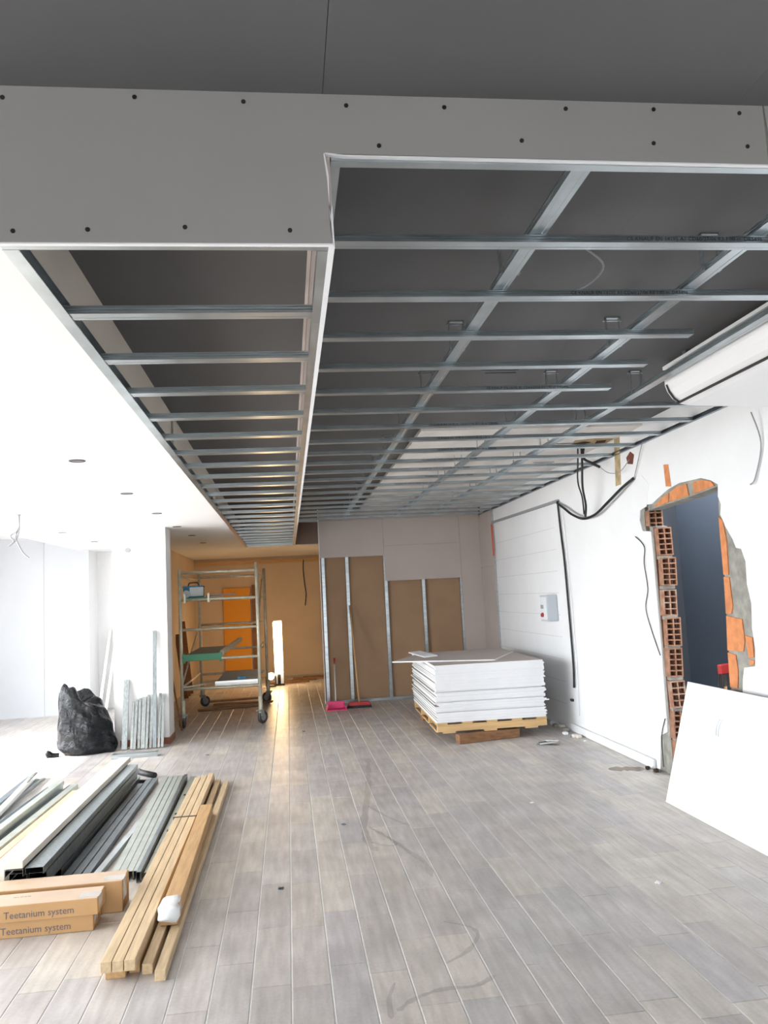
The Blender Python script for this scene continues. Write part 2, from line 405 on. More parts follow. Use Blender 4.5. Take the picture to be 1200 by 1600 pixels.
# back room
wc = struct(MB().box(-2.05, -1.95, 10.2, Y_END, 0, Z_L).build('wall_corridor', 'ochre'), 'ochre side wall of the back room')
MB().box(-2.062, -2.0505, 10.2, 13.7, 0, Z_L).build('white_lining', 'white', wc)
bw = struct(MB().box(-2.05, X_W + .2, Y_END, Y_END + .12, 0, 3.0).build('wall_back', 'ochre'), 'ochre back wall lit by a work lamp')
MB().box(-1.95, 1.2, Y_END - .05, Y_END, 2.40, 2.48).build('ledger_board', 'pallet', bw)
tag(MB().box(-1.36, -.80, Y_END - .05, Y_END - .004, .0, 1.90).build('orange_panel', 'orange'), 'bright orange tall panel against the back wall', 'panel')
tag(MB().box(-.76, -.66, Y_END - .10, Y_END - .005, 0, 1.95).build('narrow_board', 'oldwood'), 'narrow dark board beside the orange panel', 'board')
tag(MB().tube(smooth_path([(.36, Y_END - .06, 2.44), (.35, Y_END - .03, 2.2), (.37, Y_END - .03, 1.9), (.39, Y_END - .03, 1.7), (.36, Y_END - .03, 1.46)]), .010, 6).build('hanging_cable', 'cable'), 'dark cable hanging down the ochre back wall', 'cable')

# ------------------------------------------------------------------ right wall with the broken opening
outer_hole = [(6.66, -.0), (6.60, .3), (6.47, .35), (6.45, 1.0), (6.46, 2.02), (6.62, 2.04), (6.66, 2.14), (6.62, 2.26), (6.40, 2.25), (6.27, 2.285), (6.10, 2.33), (5.91, 2.356), (5.72, 2.35), (5.57, 2.345), (5.44, 2.31), (5.345, 2.265),
              (5.36, 2.18), (5.33, 2.12), (5.35, 2.05), (5.30, 1.96), (5.22, 1.86), (5.19, 1.80), (5.13, 1.79), (5.09, 1.70), (5.10, 1.55), (5.07, 1.42), (5.09, 1.25), (5.075, 1.12), (5.095, 1.0), (5.23, .98), (5.26, .90), (5.28, .80), (5.26, .5), (5.22, .0)]
inner_hole = [(6.44, -.01), (6.44, 2.06), (6.58, 2.08), (6.58, 2.20), (6.27, 2.215), (5.9, 2.225), (5.6, 2.24), (5.36, 2.255), (5.385, 2.1), (5.39, 1.6), (5.42, 1.2), (5.44, .8), (5.45, -.01)]
# wall outline opened at the floor (doorway-like gap)
def gap_outline(hole, y0, y1, z0, z1):
    return [(y0, z0), (hole[-1][0], z0)] + list(reversed(hole[1:-1])) + [(hole[0][0], z0), (y1, z0), (y1, z1), (y0, z1)]
wr = struct(MB().extr(gap_outline(inner_hole, -3.6, Y_END, 0, 3.0), 'x', X_W + .012, X_W + .14).build('wall_right', 'mortar'), 'white plastered right wall with a broken doorway')
MB().extr(gap_outline(outer_hole, -3.6, Y_P, 0, Z_UP), 'x', X_W, X_W + .0118).build('plaster_skin', 'wallwhite', wr)
# faint brick-course lines in the plaster at the far end
for k in range(1, 10):
    MB().box(X_W - .0008, X_W, 8.9, 11.58, .02 + .25 * k, .024 + .25 * k).build('course_line', 'cover', wr)
# hollow bricks seen end-on in the far jamb
def hollow_brick(w, h, d, nx, nz):
    m = MB(); t = .010
    xs = [i * (w - t) / nx for i in range(nx + 1)]; zs = [i * (h - t) / nz for i in range(nz + 1)]
    for x in xs: m.box(x, x + t, 0, d, 0, h)
    for z in zs:
        for i in range(nx): m.box(xs[i] + t, xs[i + 1], 0.001, d, z, z + t)
    return m.mesh('brick')
hb = hollow_brick(.125, .235, .07, 2, 5); hb.materials.append(M['brick_dusty'])
hb2 = hollow_brick(.120, .215, .07, 2, 4); hb2.materials.append(M['mortar_brick'])
MB().box(X_W + .014, X_W + .138, 6.432, 6.438, 0.02, 2.05).build('brick_cavity', 'brick_dark', wr)
z = .06; k = 0
while z < 1.95:
    o = link('brick', hb2 if k % 3 == 2 else hb, None, wr); o.location = (X_W + .012 + random.uniform(-.006, .006), 6.362 + random.uniform(-.02, .012), z)
    o.rotation_euler = (0, random.uniform(-.05, .05), random.uniform(-.12, .08)); z += .25; k += 1
o = link('brick', hb, None, wr); o.location = (X_W + .012, 6.50, 2.0)
MB().box(X_W + .012, X_W + .13, 6.572, 6.578, 2.05, 2.2).build('brick_cavity', 'brick_dark', wr)
mj = MB()
for q in range(7):   # mortar lumps between jamb bricks
    zc = .05 + .25 * q + .235; mj.box(X_W + .02, X_W + .13, 6.375, 6.44, zc - .006, zc + .022)
mj.build('mortar_bed', 'mortar', wr)
# exposed brick faces round the opening (proud of the mortar)
def broken(poly, m, t=.0): MB().extr(poly, 'x', X_W + .004 - t, X_W + .0125).build('brick', m, wr)
broken([(6.38, 2.22), (6.25, 2.222), (6.12, 2.23), (6.10, 2.30), (6.2, 2.285), (6.3, 2.25)], 'brick')
broken([(6.10, 2.232), (5.78, 2.24), (5.80, 2.335), (5.95, 2.335), (6.08, 2.305)], 'brick')
broken([(5.70, 2.245), (5.40, 2.262), (5.44, 2.30), (5.56, 2.33), (5.70, 2.335)], 'brick')
broken([(5.385, 2.04), (5.335, 2.0), (5.31, 1.86), (5.325, 1.62), (5.39, 1.62)], 'brick')
broken([(5.39, 1.605), (5.322, 1.60), (5.31, 1.40), (5.335, 1.345), (5.405, 1.345)], 'brick')
broken([(5.405, 1.33), (5.21, 1.31), (5.20, 1.16), (5.23, 1.09), (5.43, 1.085)], 'brick')
broken([(5.43, 1.07), (5.33, 1.06), (5.32, .95), (5.345, .83), (5.44, .825)], 'brick')
broken([(5.44, .81), (5.33, .80), (5.31, .57), (5.45, .56)], 'brick')
broken([(5.19, 1.20), (5.105, 1.19), (5.11, 1.06), (5.17, 1.05)], 'brick')
broken([(5.16, 1.04), (5.11, 1.035), (5.12, 1.01), (5.17, 1.0)], 'brick')
# patches on the plaster
def patch(name, poly, m, t=.003): return MB().extr(poly, 'x', X_W - t, X_W).build(name, m, wr)
patch('wall_chase', [(7.10, 2.50), (6.98, 2.50), (6.93, 2.95), (7.05, 2.95)], 'tan')
patch('wall_chase', [(6.12, 2.36), (6.03, 2.345), (6.05, 2.53), (6.13, 2.54)], 'brick')
patch('broken_hole', [(6.80, 2.66), (6.70, 2.64), (6.66, 2.72), (6.73, 2.76), (6.82, 2.72)], 'brick_dark')
patch('filler_patch', [(6.78, 2.20), (6.50, 2.24), (6.42, 2.42), (6.55, 2.52), (6.76, 2.48)], 'acwhite', .002)
MB().box(X_W - .035, X_W, 6.72, 8.75, 0, .085).build('plaster_plinth', 'wallwhite', wr, bevel=.015)
# small room beyond the opening, left roofless to let sky light in
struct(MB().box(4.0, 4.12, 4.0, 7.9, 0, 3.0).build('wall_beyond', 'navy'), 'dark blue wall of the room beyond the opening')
struct(MB().box(X_W + .14, 4.0, 7.78, 7.9, 0, 3.0).build('wall_beyond_side', 'navy_shaded'), 'blue side wall of the room beyond with shade put into its colour')
struct(MB().slab_holes([(X_W + .14, 0), (4.12, 0), (4.12, 3.0), (X_W + .14, 3.0)], [[(3.3, .1), (3.95, .1), (3.95, 2.8), (3.3, 2.8)]], 'y', 3.9, 4.0).build('wall_beyond_near', 'navy'), 'near wall of the room beyond with an opening added for daylight')  # unseen opening added in this wall to brighten the room
struct(MB().box(3.6, 4.12, 3.9, 7.9, -.12, -.002).build('floor_beyond', 'grout'), 'floor of the room beyond the opening')
br = empty('broom', (3.60, 6.42, 0), .5)
MB().box(-.07, .07, -.02, .02, .80, .88).build('head', 'red', br, bevel=.008)
m = MB()
for i in range(9):
    for j in range(3): m.tube([(-.06 + .015 * i, -.014 + .014 * j, .80), (-.075 + .0188 * i, -.02 + .02 * j, .70)], .004, 5)
m.build('bristles', 'bristle', br)
MB().tube([(0, 0, .0), (0, 0, .80)], .012, 8).build('handle', 'handle', br)
tag(br, 'red-headed broom seen through the broken opening', 'broom')

# ------------------------------------------------------------------ hung front face
fb = struct(empty('wall_bulkhead'), 'grey plasterboard drop facing the viewer above the grids')
T = .0125
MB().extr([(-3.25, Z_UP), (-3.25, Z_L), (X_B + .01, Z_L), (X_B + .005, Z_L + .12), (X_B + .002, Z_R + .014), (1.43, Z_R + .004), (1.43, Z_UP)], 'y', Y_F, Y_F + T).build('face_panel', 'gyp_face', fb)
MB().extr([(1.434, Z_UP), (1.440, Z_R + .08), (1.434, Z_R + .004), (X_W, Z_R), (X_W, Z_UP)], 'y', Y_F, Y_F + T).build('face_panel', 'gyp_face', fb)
# raw white edge of the board
MB().box(-3.25, X_B + .012, Y_F - .0006, Y_F + T, Z_L - .004, Z_L).build('raw_edge', 'gyp_edge', fb)
MB().extr([(X_B, Z_R + .012), (X_B + .05, Z_R + .007), (1.43, Z_R), (X_W, Z_R - .004), (X_W, Z_R), (1.43, Z_R + .004), (X_B + .05, Z_R + .011), (X_B, Z_R + .0165)], 'y', Y_F - .0006, Y_F + T).build('raw_edge', 'gyp_edge', fb)
MB().extr([(X_B + .010, Z_L - .004), (X_B + .0145, Z_L - .004), (X_B + .012, Z_L + .11), (X_B + .004, Z_L + .06), (X_B + .007, Z_R - .05), (X_B - .002, Z_R + .016), (X_B - .005, Z_R + .012), (X_B + .002, Z_R - .06), (X_B + .004, Z_L + .12)], 'y', Y_F - .001, Y_F + T).build('raw_edge', 'gyp_edge', fb)
sm = MB().disc((0, 0, 0), .0062, .003, 'y', 10).mesh('screw'); sm.materials.append(M['screw'])
for x, z in [(-.686, 2.932), (-.353, 2.942), (-.069, 2.937), (.208, 2.933), (.481, 2.935), (.831, 2.94), (1.093, 2.945), (1.355, 2.94), (.293, 2.819), (.696, 2.842), (1.084, 2.842), (1.37, 2.838), (-.661, 2.57), (-.477, 2.575), (-.231, 2.583), (.042, 2.576)]:
    o = bpy.data.objects.new('screw', sm); COL.objects.link(o); o.location = (x, Y_F - .0005, z); o.parent = fb
# drop along the two grids
db = struct(empty('wall_drop'), 'narrow plasterboard drop between the left and right grid')
y = Y_F + T
for yy in (4.55, 7.05, 9.55, 12.05, 14.0):
    MB().box(X_B, X_B + .0125, y + .001, yy - .001, Z_L + .004, Z_UP).build('drop_panel', 'gyp_warm', db); y = yy
MB().box(X_B - .0008, X_B + .0155, Y_F + T, 14.0, Z_L - .004, Z_L + .006).build('raw_edge', 'gyp_edge', db)
# board closing the left side of the left grid's cavity
cb = struct(empty('wall_cavity'), 'beige board closing the cavity left of the left grid')
for y0, y1 in ((2.47, 5.75), (5.85, 9.2), (9.26, 11.2), (11.25, 14.0)):
    MB().box(-.792, -.78, y0, y1, 2.60, Z_UP).build('cavity_panel', 'cream', cb)
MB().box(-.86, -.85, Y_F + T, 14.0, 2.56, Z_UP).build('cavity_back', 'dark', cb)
MB().box(-.785, -.765, Y_F + T, 14.0, 2.615, 2.645).build('cavity_rail', 'galv', cb)

# ------------------------------------------------------------------ metal grids
def c_section(w, h, lip=.007, t=.0012):
    hw = w / 2; r = .0055
    out = [(-hw + lip, h), (-hw, h), (-hw, .80 * h), (-hw + r, .74 * h), (-hw + r, .62 * h), (-hw, .56 * h), (-hw, .46 * h), (-hw + r, .40 * h), (-hw + r, .28 * h), (-hw, .22 * h), (-hw, 0)]
    out2 = out + [(-.45 * hw, 0), (-.35 * hw, .002), (.35 * hw, .002), (.45 * hw, 0)] + [(-x, z) for x, z in reversed(out)]
    inn = [(-hw + lip, h - t)] + [(x + t, z) for x, z in out[1:-1]] + [(-hw + t, t)]
    inn[1] = (-hw + t, h - t)
    inn2 = inn + [(-x, z) for x, z in reversed(inn)]
    return out2 + list(reversed(inn2))
CS = c_section(.060, .027)
_cd = {}
def c_bar(L):
    k = round(L, 3)
    if k not in _cd:
        me = MB().extr(CS, 'x', 0, L).mesh('ceiling_bar'); me.materials.append(M['galv']); _cd[k] = me
    return _cd[k]
def u_channel(axis, a0, a1, p0, p1, open_to):
    """thin U: web plus two flanges. p0/p1 corners in the section plane (x or y, z)."""
    t = .0012; (u0, z0), (u1, z1) = p0, p1
    if open_to == '+': poly = [(u1, z0), (u0, z0), (u0, z1), (u1, z1), (u1, z1 - t), (u0 + t, z1 - t), (u0 + t, z0 + t), (u1, z0 + t)]
    else: poly = [(u0, z0), (u1, z0), (u1, z1), (u0, z1), (u0, z1 - t), (u1 - t, z1 - t), (u1 - t, z0 + t), (u0, z0 + t)]
    return MB().extr(poly, axis, a0, a1)
TXT = 'CE KNAUF EN 14195 A1 CD60/27/06 R3 1.00 m  DR5496'
t_me = text_mesh(TXT, .021); t_me.materials.append(M['ink'])
t_w = max(v.co.x for v in t_me.vertices)

gr = tag(empty('ceiling_grid', (1.6, 7, Z_R)), 'galvanised steel ceiling grid at right with long cross bars and hangers', 'ceiling grid', 'suspended ceiling grids')
gl = tag(empty('ceiling_grid', (-.3, 7, Z_L)), 'lower galvanised steel ceiling grid at left like a long ladder', 'ceiling grid', 'suspended ceiling grids')
def put(o, root, loc, rz=0.0):
    o.parent = root; o.location = Vector(loc) - root.location; o.rotation_euler = (0, 0, rz); return o
def world_child(o, root):
    o.parent = root; o.location = -Vector(root.location); return o
prints = {0: 1.22, 1: 1.20, 4: 1.22, 6: 1.05, 7: 1.2, 8: 1.3, 9: 1.25, 10: 1.3, 11: 1.45, 12: 1.2}
for k in range(20):
    y = 2.585 + .5 * k
    x1 = 2.3 if k < 2 else (2.0 if k < 5 else 3.05)
    x0 = X_B + .016
    o = put(link('ceiling_bar', c_bar(x1 - x0), None), gr, (x0, y, Z_R))
    if k in prints:
        tm_ = bpy.data.objects.new('printed_text', t_me); COL.objects.link(tm_); tm_.parent = o
        s = min(1.0, (x1 - prints[k]) / t_w)
        tm_.location = (prints[k] - x0, -.0308, .0065); tm_.rotation_euler = (PI / 2, 0, 0); tm_.scale = (s, 1, 1)
def main_channel(x, y0, y1):
    o = put(link('main_channel', c_bar(y1 - y0), None), gr, (x, y0, Z_R + .0275), PI / 2); return o
main_channel(.90, 2.09, Y_P - .02); main_channel(1.715, 2.09, Y_P - .02); main_channel(2.29, 2.4, Y_P - .02)
def hanger(x, y):
    zt = Z_UP - Z_R; m = MB()
    for s in (-1, 1): m.box(-.0015 + s * .036, .0015 + s * .036, -.012, .012, .030, zt - .001)
    m.box(-.0375, .0375, -.012, .012, zt - .006, zt - .001)
    m.box(-.05, .05, -.006, .006, zt - .02, zt - .014)
    put(m.build('hanger', 'galv'), gr, (x, y, Z_R))
for x in (.90, 1.715, 2.29):
    for y in (2.86, 3.85, 4.8, 5.8, 6.75, 7.6, 8.5, 9.5, 10.5, 11.5):
        if not (x == 2.29 and y < 4): hanger(x, y + random.uniform(-.05, .05))
# short wires and clips hanging in the grid
for x, y in ((2.05, 3.2), (1.25, 4.35), (2.45, 6.7), (2.6, 7.7), (2.55, 5.8)):
    put(MB().box(-.11, .11, -.004, .004, 0, .006).box(-.08, .10, .02, .028, -.01, -.004).build('clip_rod', 'galv_dark'), gr, (x, y, Z_R + .06))
# perimeter channels
world_child(u_channel('x', X_B + .016, X_W, (Y_F + T + .0005, Z_R - .001), (Y_F + T + .030, Z_R + .027), '+').build('perimeter_channel', 'galv'), gr)
world_child(u_channel('y', Y_F + T + .03, Y_P, (X_B + .0135, Z_R - .0012), (X_B + .042, Z_R + .0275), '+').build('perimeter_channel', 'galv'), gr)
world_child(u_channel('y', 4.7, Y_P, (X_W - .030, Z_R - .0012), (X_W - .001, Z_R + .0275), '-').build('perimeter_channel', 'galv_dark'), gr)
world_child(u_channel('x', X_B + .05, X_W - .04, (Y_P - .030, Z_R - .0012), (Y_P - .001, Z_R + .0275), '-').build('perimeter_channel', 'galv'), gr)
# left ladder
for k in range(23):
    put(link('ceiling_bar', c_bar(.805), None), gl, (X_G + .012, 2.60 + .5 * k, Z_L + .001))
o = world_child(u_channel('x', X_G, X_B, (Y_F + T + .0005, Z_L - .001), (Y_F + T + .029, Z_L + .027), '+').build('perimeter_channel', 'galv'), gl)
tt = link('printed_text', text_mesh('KNAUF  UD 28/27', .018), 'ink', o); tt.location = (-.10, Y_F + T + .006, Z_L - .0015); tt.rotation_euler = (PI, 0, 0)
world_child(u_channel('y', Y_F + T + .03, 14.0, (X_G - .002, Z_L - .0015), (X_G + .040, Z_L + .040), '+').build('perimeter_channel', 'galv'), gl)
for y0, y1 in ((Y_F + T + .03, 2.66), (2.66, 5.6), (5.6, 8.6), (8.6, 11.6), (11.6, 14.0)):
    world_child(u_channel('y', y0 + .002, y1, (X_B - .030, Z_L - .0015), (X_B - .001, Z_L + .0275), '-').build('perimeter_channel', 'galv'), gl)
world_child(MB().box(X_B - .045, X_B - .034, Y_F + T + .03, 14.0, Z_L + .12, Z_L + .13).build('edge_strip', 'gyp_warm'), gl)
world_child(u_channel('x', X_G, X_B, (13.97, Z_L - .001), (13.998, Z_L + .027), '-').build('perimeter_channel', 'galv'), gl)

# ------------------------------------------------------------------ partition at the end
pt = struct(empty('wall_partition'), 'unfinished plasterboard partition with bare brown bays and steel studs')
for a, b in ((.52, 1.51), (1.51, 2.72), (2.72, X_W)):
    MB().box(a + .001, b - .001, Y_P + .06, Y_P + .0725, 0, Z_UP).build('back_board', 'gyp_brown', pt)
def front(x0, x1, z0, z1, m='gyp_warm'): MB().box(x0 + .0015, x1 - .0015, Y_P - .0125, Y_P, z0 + .0015, z1 - .0015).build('front_board', m, pt)
front(.51, 1.51, 2.21, Z_UP); front(1.51, 2.72, 1.81, 2.36); front(1.51, 2.72, 2.36, Z_UP); front(2.72, X_W - .03, 0, Z_UP)
MB().box(X_W - .03, X_W - .017, 11.60, Y_P, 0, 1.95).build('return_board', 'gyp_warm', pt)
MB().box(X_W - .03, X_W - .017, 11.60, Y_P, 1.953, Z_R).build('return_board', 'gyp_warm', pt)
MB().box(X_W - .018, X_W - .001, 11.585, 11.60, 0, Z_R).build('corner_bead', 'galv', pt)
def stud(x, z1=Z_R):
    poly = [(-.0, 0), (.0, 0)]
    t = .0012; w = .048; d = .048
    poly = [(w, d), (w, 0), (0, 0), (0, d), (t, d), (t, t), (w - t, t), (w - t, d)]
    m = MB().extr([(x - w / 2 + px_, Y_P + .001 + py_) for px_, py_ in poly], 'z', 0, z1); m.build('stud', 'galv', pt)
for x in (.555, .925, 1.52, 2.11, 2.715): stud(x, Z_UP - .01)
MB().box(.52, 2.72, Y_P - .001, Y_P + .05, 0, .04).build('floor_track', 'galv', pt)
MB().box(.50, .512, Y_P - .0125, Y_P + .0725, 0, Z_UP).build('end_strip', 'gyp_edge', pt)
tag(MB().tube([(3.045, 11.59, 2.56), (3.03, 11.50, 2.09)], .013, 8).build('red_tube', 'redpaint'), 'short red tube hanging at the corner of the partition', 'tube')

# ------------------------------------------------------------------ hanging air conditioner
ac = tag(empty('air_conditioner', (2.7, 3.6, 2.65)), 'white ceiling-hung air conditioner at the right under the metal grid', 'air conditioner')
prof = [(2.36, 2.845), (2.36, 2.80), (2.372, 2.76), (2.40, 2.715), (2.44, 2.685), (2.50, 2.672), (2.57, 2.667), (3.02, 2.65), (3.04, 2.66), (3.04, 2.845)]
body = MB().extr([(x - 2.7, z - 2.65) for x, z in prof], 'y', -1.5, 1.0).build('casing', 'acwhite', ac, bevel=.008)
MB().box(2.425 - 2.7, 2.437 - 2.7, -1.5, .985, 2.679 - 2.65, 2.691 - 2.65).build('air_slot', 'dark', ac)
MB().extr([(2.358 - 2.7, 2.795 - 2.65), (2.372 - 2.7, 2.752 - 2.65), (2.402 - 2.7, 2.708 - 2.65), (2.432 - 2.7, 2.683 - 2.65), (2.428 - 2.7, 2.678 - 2.65), (2.396 - 2.7, 2.703 - 2.65), (2.366 - 2.7, 2.748 - 2.65), (2.352 - 2.7, 2.795 - 2.65)], 'y', .955, .968).build('louvre_end', 'dark', ac)
MB().box(2.40 - 2.7, 2.445 - 2.7, -1.5, 1.08, 2.92 - 2.65, 2.94 - 2.65).build('mounting_rail', 'acwhite', ac)
for yy in (-1.2, -.2, .8): MB().box(2.41 - 2.7, 2.435 - 2.7, yy, yy + .04, 2.84 - 2.65, Z_UP - 2.65).build('mounting_bracket', 'galv', ac)
m = MB().box(2.75 - 2.7, 2.79 - 2.7, .40, .42, 2.652 - 2.65, 2.656 - 2.65); m.build('badge', 'wire', ac)

# ------------------------------------------------------------------ cables and conduit on the right wall
def cable(name, pts, r, m, label, cat='cable'):
    return tag(MB().tube(smooth_path(pts), r, 6).build(name, m, None, True), label, cat)
tag(MB().bar((3.062, 11.62, 2.59), (3.062, 8.66, 2.555), .03, .03).build('cable_conduit', 'wire'), 'straight grey conduit along the top of the right wall', 'conduit')
cable('cable', [(3.05, 8.66, 2.53), (3.03, 8.39, 2.44), (3.02, 8.12, 2.34), (3.02, 7.82, 2.27), (3.02, 7.5, 2.28), (3.02, 7.17, 2.36), (3.03, 6.86, 2.45), (3.06, 6.67, 2.51)], .014, 'cable', 'thick black cable sagging in a loop across the right wall')
cable('cable', [(3.055, 8.66, 2.55), (3.06, 8.64, 2.21), (3.06, 8.59, 1.85), (3.06, 8.56, 1.21), (3.06, 8.55, .73), (3.06, 8.58, .49)], .012, 'cable', 'black cable running straight down the right wall')
cable('cable', [(3.065, 8.57, 2.50), (3.068, 8.52, 2.2), (3.068, 8.48, 1.5), (3.068, 8.46, .8), (3.068, 8.50, .2)], .004, 'wirew', 'thin pale wire beside the black cable down the wall', 'wire')
cable('cable', [(2.80, 7.16, 2.95), (2.86, 7.33, 2.79), (2.88, 7.42, 2.55), (2.93, 7.5, 2.38), (2.98, 7.66, 2.28)], .012, 'cable', 'black cable dropping from the torn ceiling to the loop')
cable('cable', [(2.78, 7.2, 2.95), (2.83, 7.36, 2.80), (2.84, 7.43, 2.6), (2.90, 7.5, 2.45), (2.96, 7.64, 2.30)], .008, 'cable', 'thinner black cable beside the drop from torn ceiling')
cable('cable', [(2.83, 7.14, 2.95), (2.86, 7.3, 2.82), (2.92, 7.25, 2.75), (2.98, 7.2, 2.70)], .014, 'cable', 'short stub of black cable under the torn ceiling')
cable('wire', [(2.98, 7.2, 2.70), (3.0, 7.05, 2.62), (3.02, 6.85, 2.60), (3.07, 6.74, 2.69)], .004, 'wire', 'thin wire from cable stub to the broken hole', 'wire')
cable('wire', [(3.066, 6.67, 2.51), (3.06, 6.53, 2.67), (3.05, 6.41, 2.79)], .004, 'wire', 'thin wire rising from the loop to the grid', 'wire')
cable('wire', [(3.07, 6.75, 2.0), (3.07, 6.59, 1.9), (3.07, 6.62, 1.76), (3.07, 6.59, 1.54), (3.07, 6.66, 1.37), (3.07, 6.58, 1.18), (3.07, 6.46, .98)], .004, 'cable', 'thin black wire wandering down beside the broken opening', 'wire')
cable('wire', [(3.07, 6.47, .46), (3.07, 6.56, .30), (3.07, 6.57, .05)], .004, 'cable', 'thin black wire near the floor beside the opening', 'wire')
cable('wire', [(3.03, 4.78, 2.66), (3.065, 4.76, 2.45), (3.065, 4.86, 2.24), (3.05, 4.90, 2.20)], .005, 'wire', 'grey wire hanging from the wall under the air conditioner', 'wire')
cable('wire', [(1.25, 3.0, Z_UP - .002), (1.36, 3.08, 2.92), (1.30, 3.16, 2.86), (1.15, 3.2, 2.84)], .005, 'wire', 'curved grey wire hanging inside the right grid', 'wire')
hw = empty('hanging_wires', (-2.53, 8, Z_L))
for pts in ([(0, 0, 0), (.0, 0, -.14), (-.03, 0, -.24), (-.10, 0, -.30)], [(0, 0, -.12), (-.03, 0, -.22), (.03, 0, -.36), (.09, 0, -.42)], [(-.01, 0, -.16), (-.08, 0, -.20), (-.04, 0, -.26)]):
    MB().tube(smooth_path(pts), .008, 6).build('wire', 'wire', hw, True)
MB().disc((0, 0, -.003), .02, .006).build('grommet', 'wire', hw)
tag(hw, 'loose pale wires hanging from the white ceiling at far left', 'wires')

# electrical box
eb = tag(empty('electrical_box', (3.015, 9.1, 1.2)), 'grey electrical box with red button on the right wall', 'electrical box')
MB().box(-.065, .064, -.12, .12, 0, .30).build('casing', 'cover', eb, bevel=.006)
MB().box(-.055, .055, -.126, -.12, .012, .288).build('cover', 'cover', eb, bevel=.004)
MB().box(-.069, -.065, -.11, .11, .02, .28).build('front_plate', 'paper', eb)
MB().disc((-.075, .02, .075), .026, .02, 'x', 14).build('button', 'red', eb)
MB().disc((-.072, .07, .07), .02, .012, 'x', 14).build('knob', 'black', eb)
for i in range(3): MB().box(-.0705, -.069, .0 + .035 * i, .018 + .035 * i, .145, .19).build('switch', 'black', eb)
tag(MB().box(3.055, 3.078, 8.66, 8.72, .33, .355).build('socket_stub', 'black'), 'small black fitting low on the wall by the cable', 'fitting')

# ------------------------------------------------------------------ stacked plasterboards on pallet
SR = empty('wooden_pallet', (1.53, 8.62, 0), math.radians(-2))
tag(SR, 'pale wooden pallet raised on a block under the stacked boards', 'pallet')
ZP0, ZP1 = .10, .205
for i in range(5): MB().box(.0 + .272 * i, .115 + .272 * i, .0, 2.0, ZP1 - .02, ZP1).build('top_slat', 'pallet', SR, bevel=.002)
for y0 in (0, .64, 1.30, 1.955): MB().box(0, 1.2, y0, y0 + .045, ZP0 + .012, ZP1 - .021).build('stringer', 'pallet', SR, bevel=.002)
for i in range(3): MB().box(.06 + .45 * i, .20 + .45 * i, .0, 2.0, ZP0 - .006, ZP0 + .012).build('bottom_slat', 'pallet', SR, bevel=.002)
for y0 in (0, .65, 1.32): MB().box(-.001, .02, y0 + .05, y0 + .60, ZP0 + .0, ZP0 + .016).build('side_slat', 'pallet', SR)
tag(MB().bar((1.72, 8.50, .048), (2.42, 8.66, .048), .10, .092).build('timber_block', 'oldwood', bevel=.004), 'dark old timber block under the front of the pallet', 'timber')
tag(MB().bar((1.62, 10.2, .048), (2.5, 10.4, .048), .10, .092).build('timber_block', 'oldwood', bevel=.004), 'dark old timber block under the back of the pallet', 'timber')
bt = .0132
bm_ = MB().box(0, 1.2, 0, 2.0, 0, .0128).mesh('plasterboard'); bm_.materials.append(M['gyp_edge']); bm_.materials.append(M['gyp_warm'])
for p in bm_.polygons: p.material_index = 1 if abs(p.normal.z) > .5 else 0
NB = 46
_u = ['', 'first', 'second', 'third', 'fourth', 'fifth', 'sixth', 'seventh', 'eighth', 'ninth', 'tenth', 'eleventh', 'twelfth', 'thirteenth', 'fourteenth', 'fifteenth', 'sixteenth', 'seventeenth', 'eighteenth', 'nineteenth']
ORD = {i: (_u[i] if i < 20 else (['twentieth', 'thirtieth', 'fortieth'][i // 10 - 2] if i % 10 == 0 else ['twenty', 'thirty', 'forty'][i // 10 - 2] + '-' + _u[i % 10])) for i in range(1, 50)}
R2 = Matrix.Rotation(math.radians(-2), 3, 'Z')
for k in range(NB):
    dx, dy, dr = random.gauss(0, .010), random.gauss(0, .003), random.gauss(0, .002)
    lab = 'white-edged plasterboard in the pallet stack, %s below the twisted board' % ORD[NB - k]; g = 'plasterboards stacked on the pallet'
    if k == 13: dx += .05; lab = 'plasterboard sticking out to the right low in the stack'
    if k in (8, 16, 24): dx -= .014; dy += .02
    o = bpy.data.objects.new('plasterboard', bm_); COL.objects.link(o)
    o.location = Vector((1.53, 8.62, ZP1 + .0005 + bt * k)) + R2 @ Vector((dx, dy, 0)); o.rotation_euler = (0, 0, math.radians(-2) + dr)
    tag(o, lab, 'plasterboard', g)
zt = ZP1 + .001 + bt * NB
o = bpy.data.objects.new('plasterboard', bm_); COL.objects.link(o); o.location = (1.17, 9.33, zt); o.rotation_euler = (0, 0, math.radians(-26)); o.scale = (1.0, .60, 1)
tag(o, 'twisted top plasterboard sticking out left of the stack', 'plasterboard', 'plasterboards stacked on the pallet')
o = bpy.data.objects.new('plasterboard_offcut', MB().box(0, .16, 0, .9, 0, .0128).mesh('plasterboard_offcut')); COL.objects.link(o); o.data.materials.append(M['gyp_edge'])
o.location = (1.60, 9.6, zt + bt); o.rotation_euler = (.0, math.radians(-3), math.radians(4)); tag(o, 'narrow white plasterboard offcut lying on top of the stack', 'offcut')

